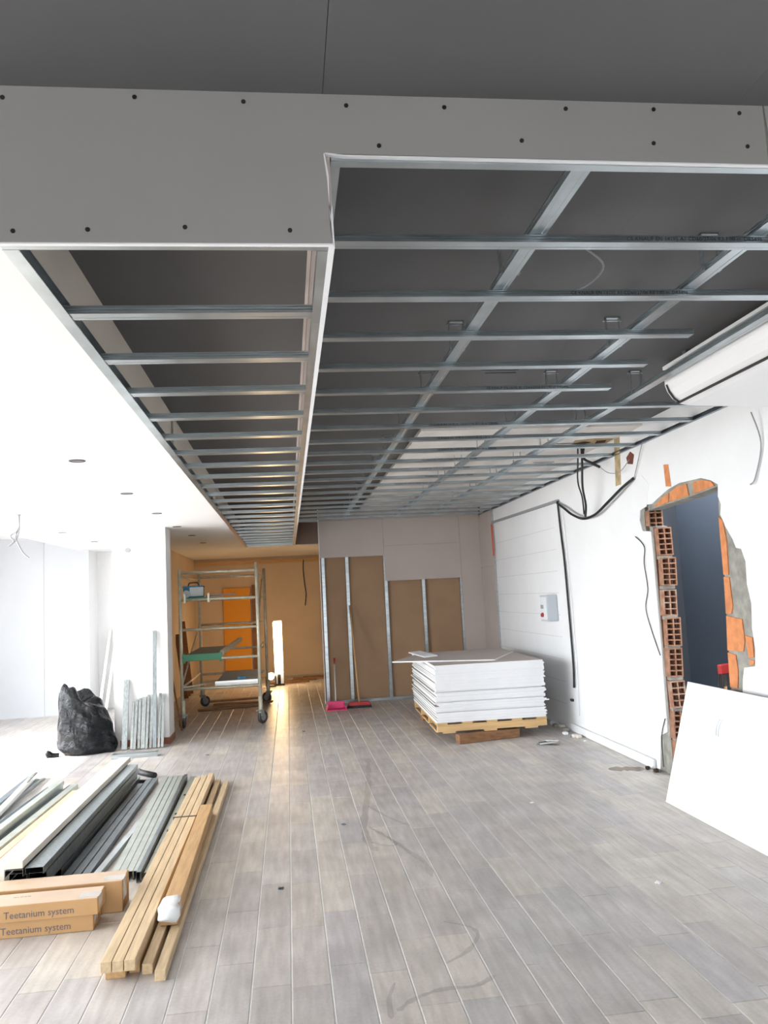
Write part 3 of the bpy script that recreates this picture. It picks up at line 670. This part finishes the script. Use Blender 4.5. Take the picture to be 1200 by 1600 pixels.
# ------------------------------------------------------------------ white boards leaning at right
lean_n = 3
for k in range(lean_n):
    xb, xt, zt_ = 2.64 + .03 + .0145 * k, 2.975 + .0145 * k, .815 - .006 * k
    y0, y1 = 3.3, 5.73 + .02 * k - (.0 if k == 0 else .02)
    d = Vector((xt - xb, 0, zt_)).normalized(); nrm = Vector((d.z, 0, -d.x)); L = .885 - .008 * k
    a = Vector((xb, 0, .002)); m = MB(); t = .0125
    sh = .12
    vs = []
    for off in (0, t):
        for yy, l in ((y0, 0), (y1, 0), (y1 + sh, L), (y0 + sh, L)): vs.append(a + d * l + nrm * off + Vector((0, yy, 0)))
    m.add(vs, [(0, 1, 2, 3), (7, 6, 5, 4), (0, 4, 5, 1), (1, 5, 6, 2), (2, 6, 7, 3), (3, 7, 4, 0)])
    lb = ['white board at the front of those leaning on the right wall', 'white board in the middle of those leaning on the right wall', 'white board at the back of those leaning on the right wall'][k]
    o = m.build('leaning_board', 'white'); tag(o, lb, 'board', 'white boards leaning on the right wall')
    if k == 0:
        for q in range(2):
            mm = MB(); pts = [a + d * (.62 + .06 * math.sin(w)) + Vector((0, 5.28 - .03 * q + .03 * math.cos(w), 0)) - nrm * .001 for w in [-1.2 + .24 * i for i in range(11)]]
            mm.tube(pts, .004, 5); mm.build('printed_mark', 'cover', o)

# ------------------------------------------------------------------ debris along the right wall
stain = ribbon('stain_mark', [(2.70, 6.85), (2.85, 6.82), (2.98, 6.75)], .16, 'stain', .001)
stain2 = ribbon('stain_mark', [(2.50, 8.2), (2.58, 8.12), (2.66, 8.02)], .10, 'stain', .001)
rub = empty('rubble', (3.03, 6.66, 0))
for i in range(7):
    x, y, s = random.uniform(-.03, .03), random.uniform(-.10, .10), random.uniform(.010, .024)
    m = MB(); m.box(x - s, x + s * .7, y - s * .6, y + s, 0, s * 1.3); m.build('lump', ['mortar', 'hole', 'gyp_edge'][i % 3], rub, bevel=s * .4)
tag(rub, 'small rubble heap at the foot of the wall by the opening', 'rubble')
rub = empty('rubble', (2.98, 8.6, 0))
for i in range(14):
    x, y, s = random.uniform(-.06, .06), random.uniform(-.55, .8), random.uniform(.012, .04)
    m = MB(); m.box(x - s, x + s, y - s * 1.4, y + s * 1.4, 0, s * 1.2); o = m.build('lump', ['gyp_edge', 'cream', 'mortar'][i % 3], rub, bevel=s * .4)
tag(rub, 'pale plaster crumbs along the wall behind the board stack', 'rubble')
jk = empty('metal_scrap', (2.57, 8.12, 0))
for i in range(6):
    a = random.uniform(-.6, .6); l = random.uniform(.05, .12); x, y = random.uniform(-.08, .08), random.uniform(-.06, .06)
    MB().bar((x - l * math.cos(a), y - l * math.sin(a), .012 + .006 * i), (x + l * math.cos(a), y + l * math.sin(a), .014 + .006 * i), .02, .008).build('strip', ['galv_dark', 'galv', 'alu'][i % 3], jk)
tag(jk, 'small heap of bent metal scraps in front of the pallet', 'scrap')
for x, y, l in ((.13, 9.99, 'tiny dark scrap on the floor before the partition'), (-.91, 8.9, 'small dark cross-shaped clip on the floor by the pillar'), (1.9, 4.25, 'tiny pale chip on the floor near the leaning boards'), (1.75, 6.0, 'tiny pale chip on the floor between stack and viewer'), (.33, 5.85, 'tiny dark chip on the floor in the scuffed middle'), (-.1, 4.7, 'tiny dark chip on the floor near the timber')):
    m = MB().box(-.020, .020, -.004, .004, 0, .006).box(-.004, .004, -.016, .016, 0, .007)
    o = m.build('floor_clip', 'galv_dark' if 'dark' in l else 'gyp_edge'); o.location = (x, y, .0005); o.rotation_euler = (0, 0, random.random() * 3); tag(o, l, 'clip')

# ------------------------------------------------------------------ broom and dustpan at the partition
b = empty('broom', (.965, 11.75, 0))
MB().extr([(-.17, .035), (.17, .035), (.14, .085), (-.14, .085)], 'y', -.03, .03).build('head', 'red', b, bevel=.006)
m = MB()
for i in range(20):
    for j in range(3): m.tube([(-.155 + .0163 * i, -.02 + .02 * j, .05), (-.175 + .0184 * i, -.035 + .035 * j, .001)], .008, 5)
m.build('bristles', 'bristle', b)
MB().tube([(-.0, 0, .08), (-.03, .57, 1.46)], .012, 8).build('handle', 'handle', b, True)
tag(b, 'broom with wooden handle leaning on the brown partition', 'broom')
d = empty('dustpan', (.63, 11.72, 0))
MB().extr([(-.15, 0), (.15, 0), (.15, .006), (.12, .07), (.11, .07), (.135, .008), (-.135, .008), (-.11, .07), (-.12, .07), (-.15, .006)], 'y', -.12, .10).build('pan', 'pink', d)
MB().box(-.125, .125, .09, .11, .0, .105).build('back_lip', 'pink', d, bevel=.01)
MB().tube([(.0, .10, .07), (.03, .55, .60)], .010, 8).build('handle', 'wirew', d, True)
MB().tube([(.03, .55, .60), (.036, .60, .68)], .016, 8).build('grip', 'red', d, True)
tag(d, 'pink dustpan with long handle standing by the partition', 'dustpan')

# ------------------------------------------------------------------ rolling scaffold tower
sc = empty('scaffold_tower', (-.9, 11.95, 0)); X0, X1, Y0, Y1 = -.515, .49, -1.08, 1.08
tag(sc, 'rolling scaffold tower with green deck edges in the back room', 'scaffold')
r = .022
for x, y, z1 in ((X0, Y0, 2.07), (X1, Y0, 2.12), (X0 + .02, Y1, 2.10), (X1 + .04, Y1, 2.12)):
    MB().tube([(x, y, .18), (x, y, z1)], r, 10).build('post', 'scaf', sc, True)
for y in (Y0, Y1):
    for z in (.50, .88, 1.27, 1.66, 2.02):
        MB().tube([(X0, y, z), (X1, y, z)], .018, 8).build('rung', 'scaf', sc, True)
for x in (X0, X1):
    for z in ((.52, 1.98) if x == X0 else (.95, 1.98)):
        MB().tube([(x, Y0, z), (x, Y1, z)], .015, 8).build('rail', 'scaf', sc, True)
MB().tube([(X0, Y0, .55), (X0, Y1, 1.25)], .013, 8).build('brace', 'scaf', sc, True)
MB().tube([(X1, Y0, 1.25), (X1, Y1, 1.95)], .013, 8).build('brace', 'scaf', sc, True)
MB().tube([(X0, Y0, .52), (X1, Y1, .48)], .013, 8).build('brace', 'scaf', sc, True)
def caster(x, y, rz):
    c = empty('caster', (x, y, 0), rz); c.parent = sc
    MB().tube([(0, 0, .10), (0, 0, .36)], .028, 10).build('stem', 'scaf', c, True)
    m = MB(); m.box(-.035, .035, -.05, .02, .165, .185)
    for s in (-1, 1): m.extr([(-.05, .185), (.02, .185), (.055, .075), (.035, .06), (.015, .07)], 'x', s * .033 - .003, s * .033 + .003)
    m.build('fork', 'hub', c)
    n = 24; vs = []; fs = []
    pr = [(.048, -.018), (.075, -.022), (.083, -.012), (.083, .012), (.075, .022), (.048, .018)]
    for k in range(n):
        a = 2 * PI * k / n
        for rr, w in pr: vs.append((w, .035 + rr * math.cos(a), .083 + rr * math.sin(a)))
    q = len(pr)
    for k in range(n):
        j = (k + 1) % n
        for i in range(q): fs.append((k * q + i, j * q + i, j * q + (i + 1) % q, k * q + (i + 1) % q))
    MB().add(vs, fs).build('tyre', 'rubber', c, True)
    m = MB().disc((0, .035, .083), .05, .026, 'x', 18); m.build('wheel_hub', 'hub', c)
for x, y, a in ((X0 + .01, Y0, .5), (X1, Y0, -.7), (X0 + .04, Y1, -.9), (X1 + .05, Y1, 1.0)): caster(x, y, a)
dk = MB().box(X0 + .03, X0 + .50, Y0 + .02, Y1 - .1, .905, .93).build('deck', 'deck', sc)
MB().box(X0 + .025, X0 + .505, Y0 - .02, Y0 + .0, .865, .95).build('deck_edge', 'green', dk)
for xx in (X0 + .02, X0 + .49): MB().box(xx, xx + .03, Y0 - .03, Y0 + .02, .84, .96).build('deck_hook', 'green', dk)
MB().bar((X0 + .52, Y0 + .05, .95), (X0 + .70, Y0 + 1.2, 1.06), .05, .05).build('toe_board', 'scaf', dk)
d2 = MB().box(X0 + .40, X1 - .05, Y0 + .4, Y1 - .05, .50, .535).build('deck', 'deck_blue', sc)
MB().box(X0 + .39, X1 - .04, Y0 + .38, Y0 + .40, .485, .545).build('deck_edge', 'alu', d2)
d3 = MB().box(X0 + .06, X0 + .38, Y0 + .02, Y1 - .6, 1.672, 1.69).build('deck', 'green', sc)
for xx in (X0 + .05, X0 + .36): MB().box(xx, xx + .025, Y0 - .03, Y0 + .02, 1.62, 1.74).build('deck_hook', 'scaf', d3)
# things on the scaffold
tb = empty('tool_box', (-1.24, 11.15, 1.69))
MB().box(-.16, .10, -.08, .14, 0, .13).build('body', 'blue', tb, bevel=.01)
MB().box(-.07, .11, -.086, -.08, .02, .14).build('paper_wrap', 'paper', tb)
MB().box(-.165, .105, -.085, .145, .13, .16).build('lid', 'blue', tb, bevel=.008)
MB().tube(smooth_path([(-.10, .03, .16), (-.08, .03, .20), (.02, .03, .20), (.04, .03, .16)]), .008, 6).build('handle', 'black', tb)
tag(tb, 'blue tool box with white paper on the upper scaffold deck', 'tool box')
tag(MB().tube([(-1.345, 10.99, 1.742), (-1.345, 11.06, 1.742)], [.05, .045], 14).build('tape_roll', 'cover'), 'grey roll beside the blue tool box on the scaffold', 'roll')
tag(MB().bar((-1.08, 11.2, 1.705), (-.75, 11.5, 1.72), .10, .02).build('trowel_board', 'deck'), 'flat grey board lying beside the tool box', 'board')
tag(MB().box(-.72, -.62, 11.3, 11.40, .545, .585).build('trowel', 'blue'), 'small blue tool on the lower scaffold deck', 'tool')
tag(MB().tube([(-1.50, 10.62, .66), (-1.40, 10.66, .012)], .012, 8).build('wooden_stick', 'oldwood'), 'thin brown stick leaning at the scaffold wheel', 'stick')
for i, (x, y, a) in enumerate(((-.95, 12.6, .2), (-.75, 12.9, -.15), (-.85, 13.2, .1))):
    tag(MB().bar((x - .45, y - a * .45, .012 + .024 * i), (x + .45, y + a * .45, .012 + .024 * i), .14, .022).build('plank', 'oldwood'), ['lowest brown plank on the floor under the scaffold', 'middle brown plank on the floor under the scaffold', 'upper brown plank on the floor under the scaffold'][i], 'plank', 'planks under the scaffold')
for i, (y, h) in enumerate(((14.3, 1.1), (14.6, .9), (15.0, 1.3))):
    tag(MB().bar((-1.80, y, .003), (-1.925, y + .05, h), .09, .02, (0, 1, 0)).build('leaning_plank', 'oldwood'), ['nearest dark plank leaning on the ochre side wall', 'shortest dark plank leaning on the ochre side wall', 'furthest dark plank leaning on the ochre side wall'][i], 'plank', 'planks leaning on the side wall')

# ------------------------------------------------------------------ work lamps in the back room
wlmp = empty('work_light', (-.22, 15.5, 0))
MB().box(-.10, .10, -.06, .06, .0, .03).build('base', 'black', wlmp, bevel=.006)
MB().box(-.075, .085, .02, .05, .03, 1.21).build('housing', 'alu', wlmp)
MB().tube([(0, -.01, .22), (-.012, -.01, 1.18)], [.072, .072], 16).build('tube', 'lamp_glow', wlmp, True)
MB().disc((0, -.01, .125), .03, .19, 'z', 12).build('stand', 'black', wlmp)
tag(wlmp, 'tall glowing tube work light standing in the back room', 'lamp')
fl2 = empty('floodlight', (-.37, 15.3, 0))
MB().disc((0, 0, .20), .075, .05, 'y', 18).build('housing', 'black', fl2)
MB().disc((0, -.03, .20), .066, .02, 'y', 18).build('lens', 'lamp_glow2', fl2)
MB().tube([(-.09, .0, .012), (-.09, 0, .20)], .01, 6).tube([(.09, 0, .012), (.09, 0, .20)], .01, 6).tube([(-.09, 0, .012), (.09, 0, .012)], .012, 6).build('stand', 'black', fl2)
tag(fl2, 'small round glowing floodlight on the floor of back room', 'lamp')
for i, (x, y, a) in enumerate(((.1, 16.1, .2), (.45, 16.4, -.3), (-.05, 15.8, .05), (.65, 16.7, .1))):
    tag(MB().bar((x - .4, y - a * .4, .016), (x + .4, y + a * .4, .016), .09, .03).build('wood_scrap', 'oldwood'), ['brown wood scrap right behind the glowing tube', 'brown wood scrap lying crosswise near the back wall', 'brown wood scrap at the foot of the glowing tube', 'brown wood scrap furthest right by the back wall'][i], 'scrap', 'wood scraps by the work light')

# ------------------------------------------------------------------ bin bag
def bin_bag():
    n, h = 48, 30; vs = []; fs = []; rnd = random.Random(3)
    ph = [rnd.uniform(0, 6.28) for _ in range(16)]
    for k in range(h + 1):
        t = k / h
        z = .72 * t
        rx = .31 * (1 - t) ** .45 * .35 + .215 - .03 * t; rx *= (1.0 if t < .9 else 1 - (t - .9) * 1.4)
        if t < .08: rx *= .86 + t * 1.75
        ry = rx * .72
        for i in range(n):
            a = 2 * PI * i / n
            f = 1 + .045 * math.sin(3 * a + ph[0] + 2.5 * t) + .035 * math.sin(5 * a + ph[1] - 5 * t) + .028 * math.sin(8 * a + ph[2] + 9 * t) + .018 * math.sin(13 * a + 14 * t + ph[3]) * (.4 + t) + .02 * math.sin(22 * t + 2 * a + ph[4])
            top = .05 * math.sin(a * 2 + ph[5]) * t ** 4 - .17 * max(0, math.cos(a + .1)) * t ** 3 + .012 * math.sin(6 * a) * t ** 5
            ox = -.09 * t + .02
            vs.append((ox + rx * f * math.cos(a), ry * f * math.sin(a), max(.002, z + top + .012 * math.sin(7 * a + 20 * t))))
    for k in range(h):
        for i in range(n):
            j = (i + 1) % n; fs.append((k * n + i, k * n + j, (k + 1) * n + j, (k + 1) * n + i))
    fs.append(tuple(reversed(range(n))))
    c = len(vs); vs.append((-.09, 0, .54)); o = h * n
    for i in range(n): fs.append((o + i, o + (i + 1) % n, c))
    return MB().add(vs, fs)
bb = empty('bin_bag', (-2.32, 9.62, 0))
bin_bag().build('bag', 'bag', bb, True)
m = MB(); m.tube(smooth_path([(-.26, -.16, .012), (-.33, -.17, .02), (-.37, -.18, .05), (-.36, -.17, .012)]), [.03] * 19, 8); m.build('tail', 'bag', bb, True)
m = MB(); m.tube(smooth_path([(.16, -.05, .10), (.28, -.08, .05), (.33, -.09, .02)]), [.10 - .006 * i for i in range(13)], 10); m.build('corner_fold', 'bag', bb, True)
tag(bb, 'full black plastic bin bag standing left of the pillar', 'bag')

# ------------------------------------------------------------------ steel lengths at the pillar
tr = tag(u_channel('x', -1.93, -1.45, (9.05, .001), (9.16, .045), '+').build('steel_track', 'galv'), 'galvanised steel track lying on the floor before the pillar', 'track')
leans = [(-1.90, .74, .06), (-1.82, .48, .028), (-1.782, .50, .03), (-1.744, .52, .028), (-1.695, .53, .045), (-1.648, .55, .026), (-1.612, .55, .028), (-1.565, 1.29, .042), (-1.518, .56, .026), (-1.478, .55, .028)]
nm = ['wide short steel stud leaning at the pillar, leftmost', 'first short steel stud right of the wide one', 'second short steel stud right of the wide one', 'third short steel stud right of the wide one', 'broad pale steel stud in the middle of those at the pillar', 'short steel stud left of the tall one, outer', 'short steel stud just left of the tall one', 'tall steel stud leaning high against the white pillar', 'short steel stud just right of the tall one', 'rightmost short steel stud leaning at the pillar']
for (x, h, w), l in zip(leans, nm):
    hgt = h + .02; yb = 9.56 + random.uniform(-.04, .04); lean = math.atan2(9.77 - yb, hgt)
    m = MB().extr([(-w / 2, -.015), (w / 2, -.015), (w / 2, .015), (w / 2 - .0015, .015), (w / 2 - .0015, -.0135), (-w / 2 + .0015, -.0135), (-w / 2 + .0015, .015), (-w / 2, .015)], 'z', 0, hgt / math.cos(lean))
    o = m.build('steel_stud', 'galv_stud'); o.location = (x, yb, .006); o.rotation_euler = (-lean, random.uniform(-.012, .012), 0)
    tag(o, l, 'steel stud', 'steel studs leaning at the pillar')

for i, (x, h) in enumerate(((-3.26, 1.25), (-3.16, 1.18))):
    tag(MB().bar((x + .25, 13.3, .01), (x + .36, 13.66, h), .04, .03, (0, 1, 0)).build('steel_stud', 'alu'), ['pale steel stud leaning in the white recess, left one', 'pale steel stud leaning in the white recess, right one'][i], 'steel stud', 'steel studs in the recess')

# ------------------------------------------------------------------ timber and steel on the floor at left
def batten(a, b, w, h, m, label, group='timber battens in the front pile', name='timber_batten'):
    a = Vector(a); b = Vector(b)
    return tag(MB().bar(a, b, w, h).build(name, m, None, False, .003), label, 'batten', group)
TW = .046
for i in range(3):   # upper layer
    batten((-.835 + .05 * i, 3.74, .023 + TW + .001), (-.842 + .052 * i, 7.38 + .06 * i, .023 + TW + .001), TW + .001, TW, 'pine', ['left pale batten on top of the timber pile', 'middle pale batten on top of the timber pile', 'right pale batten on top of the timber pile'][i])
batten((-.806, 3.79, .023), (-.822, 7.5, .023), .085, TW, 'pine_dark', 'wide honey batten under the left of the timber pile')
batten((-.732, 3.83, .023), (-.742, 7.6, .023), .046, TW, 'pine_dark', 'short-set honey batten under the right of the upper layer')
batten((-.672, 3.80, .023), (-.675, 7.45, .023), TW, TW, 'pine', 'honey batten second from the right on the floor')
batten((-.605, 3.72, .023), (-.600, 7.35, .023), TW, TW, 'pine', 'rightmost honey batten of the timber pile')
wb = empty('wrapped_batten', (0, 0, 0))
MB().bar((-.636, 4.20, .047 + .038), (-.655, 6.25, .047 + .038), .085, .074).build('batten', 'pine_dark', wb, bevel=.004)
m = MB(); vs = []; fs = []; n = 10
rnd = random.Random(5)
for k in range(7):
    y = 4.17 + .035 * k; s = 1.0 if 0 < k < 6 else .85
    for i in range(n):
        a = 2 * PI * i / n
        cx, cz = math.copysign(abs(math.cos(a)) ** .5, math.cos(a)), math.copysign(abs(math.sin(a)) ** .5, math.sin(a))
        vs.append((-.640 - .0008 * k + s * cx * (.052 + rnd.uniform(-.006, .008)), y, max(.072 + rnd.uniform(-.004, .01), .088 + s * cz * (.040 + rnd.uniform(-.004, .014)))))
for k in range(6):
    for i in range(n): fs.append((k * n + i, k * n + (i + 1) % n, (k + 1) * n + (i + 1) % n, (k + 1) * n + i))
fs.append(tuple(reversed(range(n)))); MB().add(vs, fs).build('film_wrap', 'film', wb, True)
tag(wb, 'bundled batten with white film round its near end', 'batten', 'timber battens in the front pile')
MBx = MB().box(-.872, -.705, 6.05, 6.066, TW * 2 + .0015, TW * 2 + .0045).box(-.872, -.866, 6.05, 6.066, TW + .002, TW * 2 + .003)
tag(MBx.build('tie_strap', 'black'), 'dark strap round the upper battens of the timber pile', 'strap')

# steel channels: each one a thing
def steel(a, b, w, h, m, label, group, flip=False, name='steel_channel'):
    a = Vector(a); b = Vector(b); d = b - a; L = d.length
    sec = [(-w / 2, 0), (w / 2, 0), (w / 2, h), (w / 2 - .0015, h), (w / 2 - .0015, .0015), (-w / 2 + .0015, .0015), (-w / 2 + .0015, h), (-w / 2, h)]
    if flip: sec = [(x, h - z) for x, z in sec]
    o = MB().extr(sec, 'x', 0, L).build(name, m); o.location = a
    o.rotation_euler = (0, -math.asin(d.z / L), math.atan2(d.y, d.x))
    return tag(o, label, 'steel channel', group)
G1 = 'tall stack of steel channels on the floor'
for i in range(5):
    for j in range(2):
        z = .001 + .040 * i; dy = random.uniform(-.05, .05); jx = (.004 if i % 2 else -.004) if j == 0 else 0
        dz = 4.85 if i < 3 else 4.82
        steel((-1.445 - .106 * j + jx, dz + dy + (.25 if i < 2 else 0), z), (-1.44 - .106 * j + jx, 7.62 + dy, z), .096, .037, 'galv_mid', '%s steel channel in the %s column of the tall stack' % (['lowest', 'second lowest', 'middle', 'second highest', 'topmost'][i], 'right' if j == 0 else 'left'), G1, flip=True)
batten((-1.555, 4.80, .222), (-1.535, 7.75, .222), .10, .04, 'cream', 'cream wide batten lying on top of the tall steel stack', 'battens beside the steel stack')
batten((-1.67, 4.9, .10), (-1.65, 7.8, .10), .07, .195, 'cream', 'cream board standing on edge beside the tall steel stack', 'battens beside the steel stack', 'edge_board')
batten((-1.83, 5.2, .03), (-1.80, 7.5, .03), .08, .055, 'pine_dark', 'honey batten on the floor left of the steel stack', 'battens beside the steel stack')
batten((-1.93, 5.3, .025), (-1.89, 7.45, .025), .06, .045, 'pine', 'pale batten on the floor further left of the steel stack', 'battens beside the steel stack')
for i, (xa, xb, z, m_) in enumerate(((-2.03, -1.98, .0, 'galv_pale'), (-2.10, -2.05, .0, 'galv'), (-2.17, -2.12, .0, 'galv_pale'), (-2.24, -2.18, .0, 'galv'), (-2.13, -2.10, .04, 'galv_pale'), (-2.32, -2.42, .0, 'galv'), (-2.39, -2.52, .0, 'galv_dark'))):
    lab = ['steel channel nearest the battens in the far left bundle', 'second steel channel of the far left bundle', 'third steel channel of the far left bundle', 'fourth steel channel of the far left bundle', 'steel channel lying on top of the far left bundle', 'bright steel channel splayed out at far left', 'outermost dark steel channel splayed at far left'][i]
    steel((xa, 5.4, .001 + z), (xb, 7.75 + (.55 if i > 4 else 0), .001 + z), .06, .036, m_, lab, 'far left bundle of steel channels', flip=(i % 2 == 0))
ld = steel((-2.30, 6.7, .04), (-2.46, 8.35, .06), .05, .03, 'alu', 'slotted pale steel strip on the far left bundle', 'far left bundle of steel channels')
for i in range(12): MB().box(1.2 + .035 * i, 1.215 + .035 * i, -.02, .02, -.0015, .003).build('slot', 'dark', ld)
# dark channels
for i, (xa, xb, yb) in enumerate(((-1.355, -1.355, 7.5), (-1.305, -1.31, 7.7), (-1.255, -1.265, 7.75))):
    steel((xa, 5.12, .001), (xb, yb, .001), .046, .05 - .006 * i, 'galv_dark', ['leftmost dark steel channel in the middle of the pile', 'middle dark steel channel of the three', 'rightmost dark steel channel of the three'][i], 'dark steel channels', flip=True)
steel((-1.20, 5.12, .001), (-1.13, 6.55, .001), .04, .03, 'galv', 'short steel channel lying askew between the bundles', 'loose steel channels', flip=True)
for i in range(4):
    steel((-1.075 + .042 * i, 5.08, .001), (-1.165 + .045 * i, 7.72, .001), .039, .05, 'galv_pale', ['leftmost pale steel channel before the timber', 'second pale steel channel before the timber', 'third pale steel channel before the timber', 'fourth pale steel channel before the timber'][i], 'pale steel channels', flip=True)
steel((-.928, 5.02, .001), (-.985, 7.70, .001), .026, .06, 'galv_dark', 'tall dark steel channel beside the pale ones', 'dark steel channels', flip=True)
sp = steel((-.884, 5.1, .001), (-.925, 7.75, .001), .056, .028, 'galv_pale', 'slotted wide steel channel next to the timber battens', 'pale steel channels', flip=True)
for y in (.35, .85, 1.3, 1.9): MB().box(y, y + .05, -.008, .008, .0275, .029).build('slot', 'dark', sp)
tag(MB().tube([(-1.60, 8.35, .028), (-1.45, 8.1, .028), (-1.30, 7.92, .028)], .027, 10).build('dark_pipe', 'black', None, True), 'short dark pipe at the far end of the steel stack', 'pipe')
tag(MB().bar((-1.44, 7.75, .02), (-1.30, 7.70, .02), .03, .03).build('dark_bracket', 'black'), 'small dark bracket by the end of the steel stack', 'bracket')

# ------------------------------------------------------------------ cardboard boxes
bmesh_txt = text_mesh('Teetanium system', .052); bmesh_txt.materials.append(M['ink_blue'])
tw = max(v.co.x for v in bmesh_txt.vertices)
def carton(x0, x1, y0, y1, z0, z1, label, text_x=None, rz=0.0):
    t = empty('cardboard_box', (x1, y0, z0), rz); w = x1 - x0; d = y1 - y0; h = z1 - z0
    MB().box(-w, 0, 0, d, 0, h).build('carton', 'card', t, bevel=.003)
    MB().box(-w, -.004, .003, d - .003, h, h + .0012).build('lid_flap', 'card_top', t)
    MB().box(-.10, .0012, .02, d * .55, h + .0014, h + .0022).box(0.0005, .0018, .02, d * .55, h * .35, h + .002).build('tape', 'tape', t)
    if text_x is not None:
        o = link('printed_text', bmesh_txt, None, t); o.location = (text_x - x1, -.0008, .018); o.rotation_euler = (PI / 2, 0, 0); s = .335 / tw; o.scale = (s, s * 1.05, 1)
    tag(t, label, 'box', 'long cardboard boxes'); return t
carton(-2.4, -1.03, 4.36, 4.53, .001, .079, 'lower printed cardboard box at the front left edge', -1.475)
b2 = carton(-2.4, -1.005, 4.345, 4.52, .081, .160, 'upper printed cardboard box at the front left edge', -1.455)
o = link('small_print', text_mesh('Item 2718 50', .016), 'ink_blue', b2); o.location = (-.44, .11, .0805)
carton(-2.4, -.93, 4.575, 4.75, .001, .160, 'plain cardboard box behind the two printed ones')
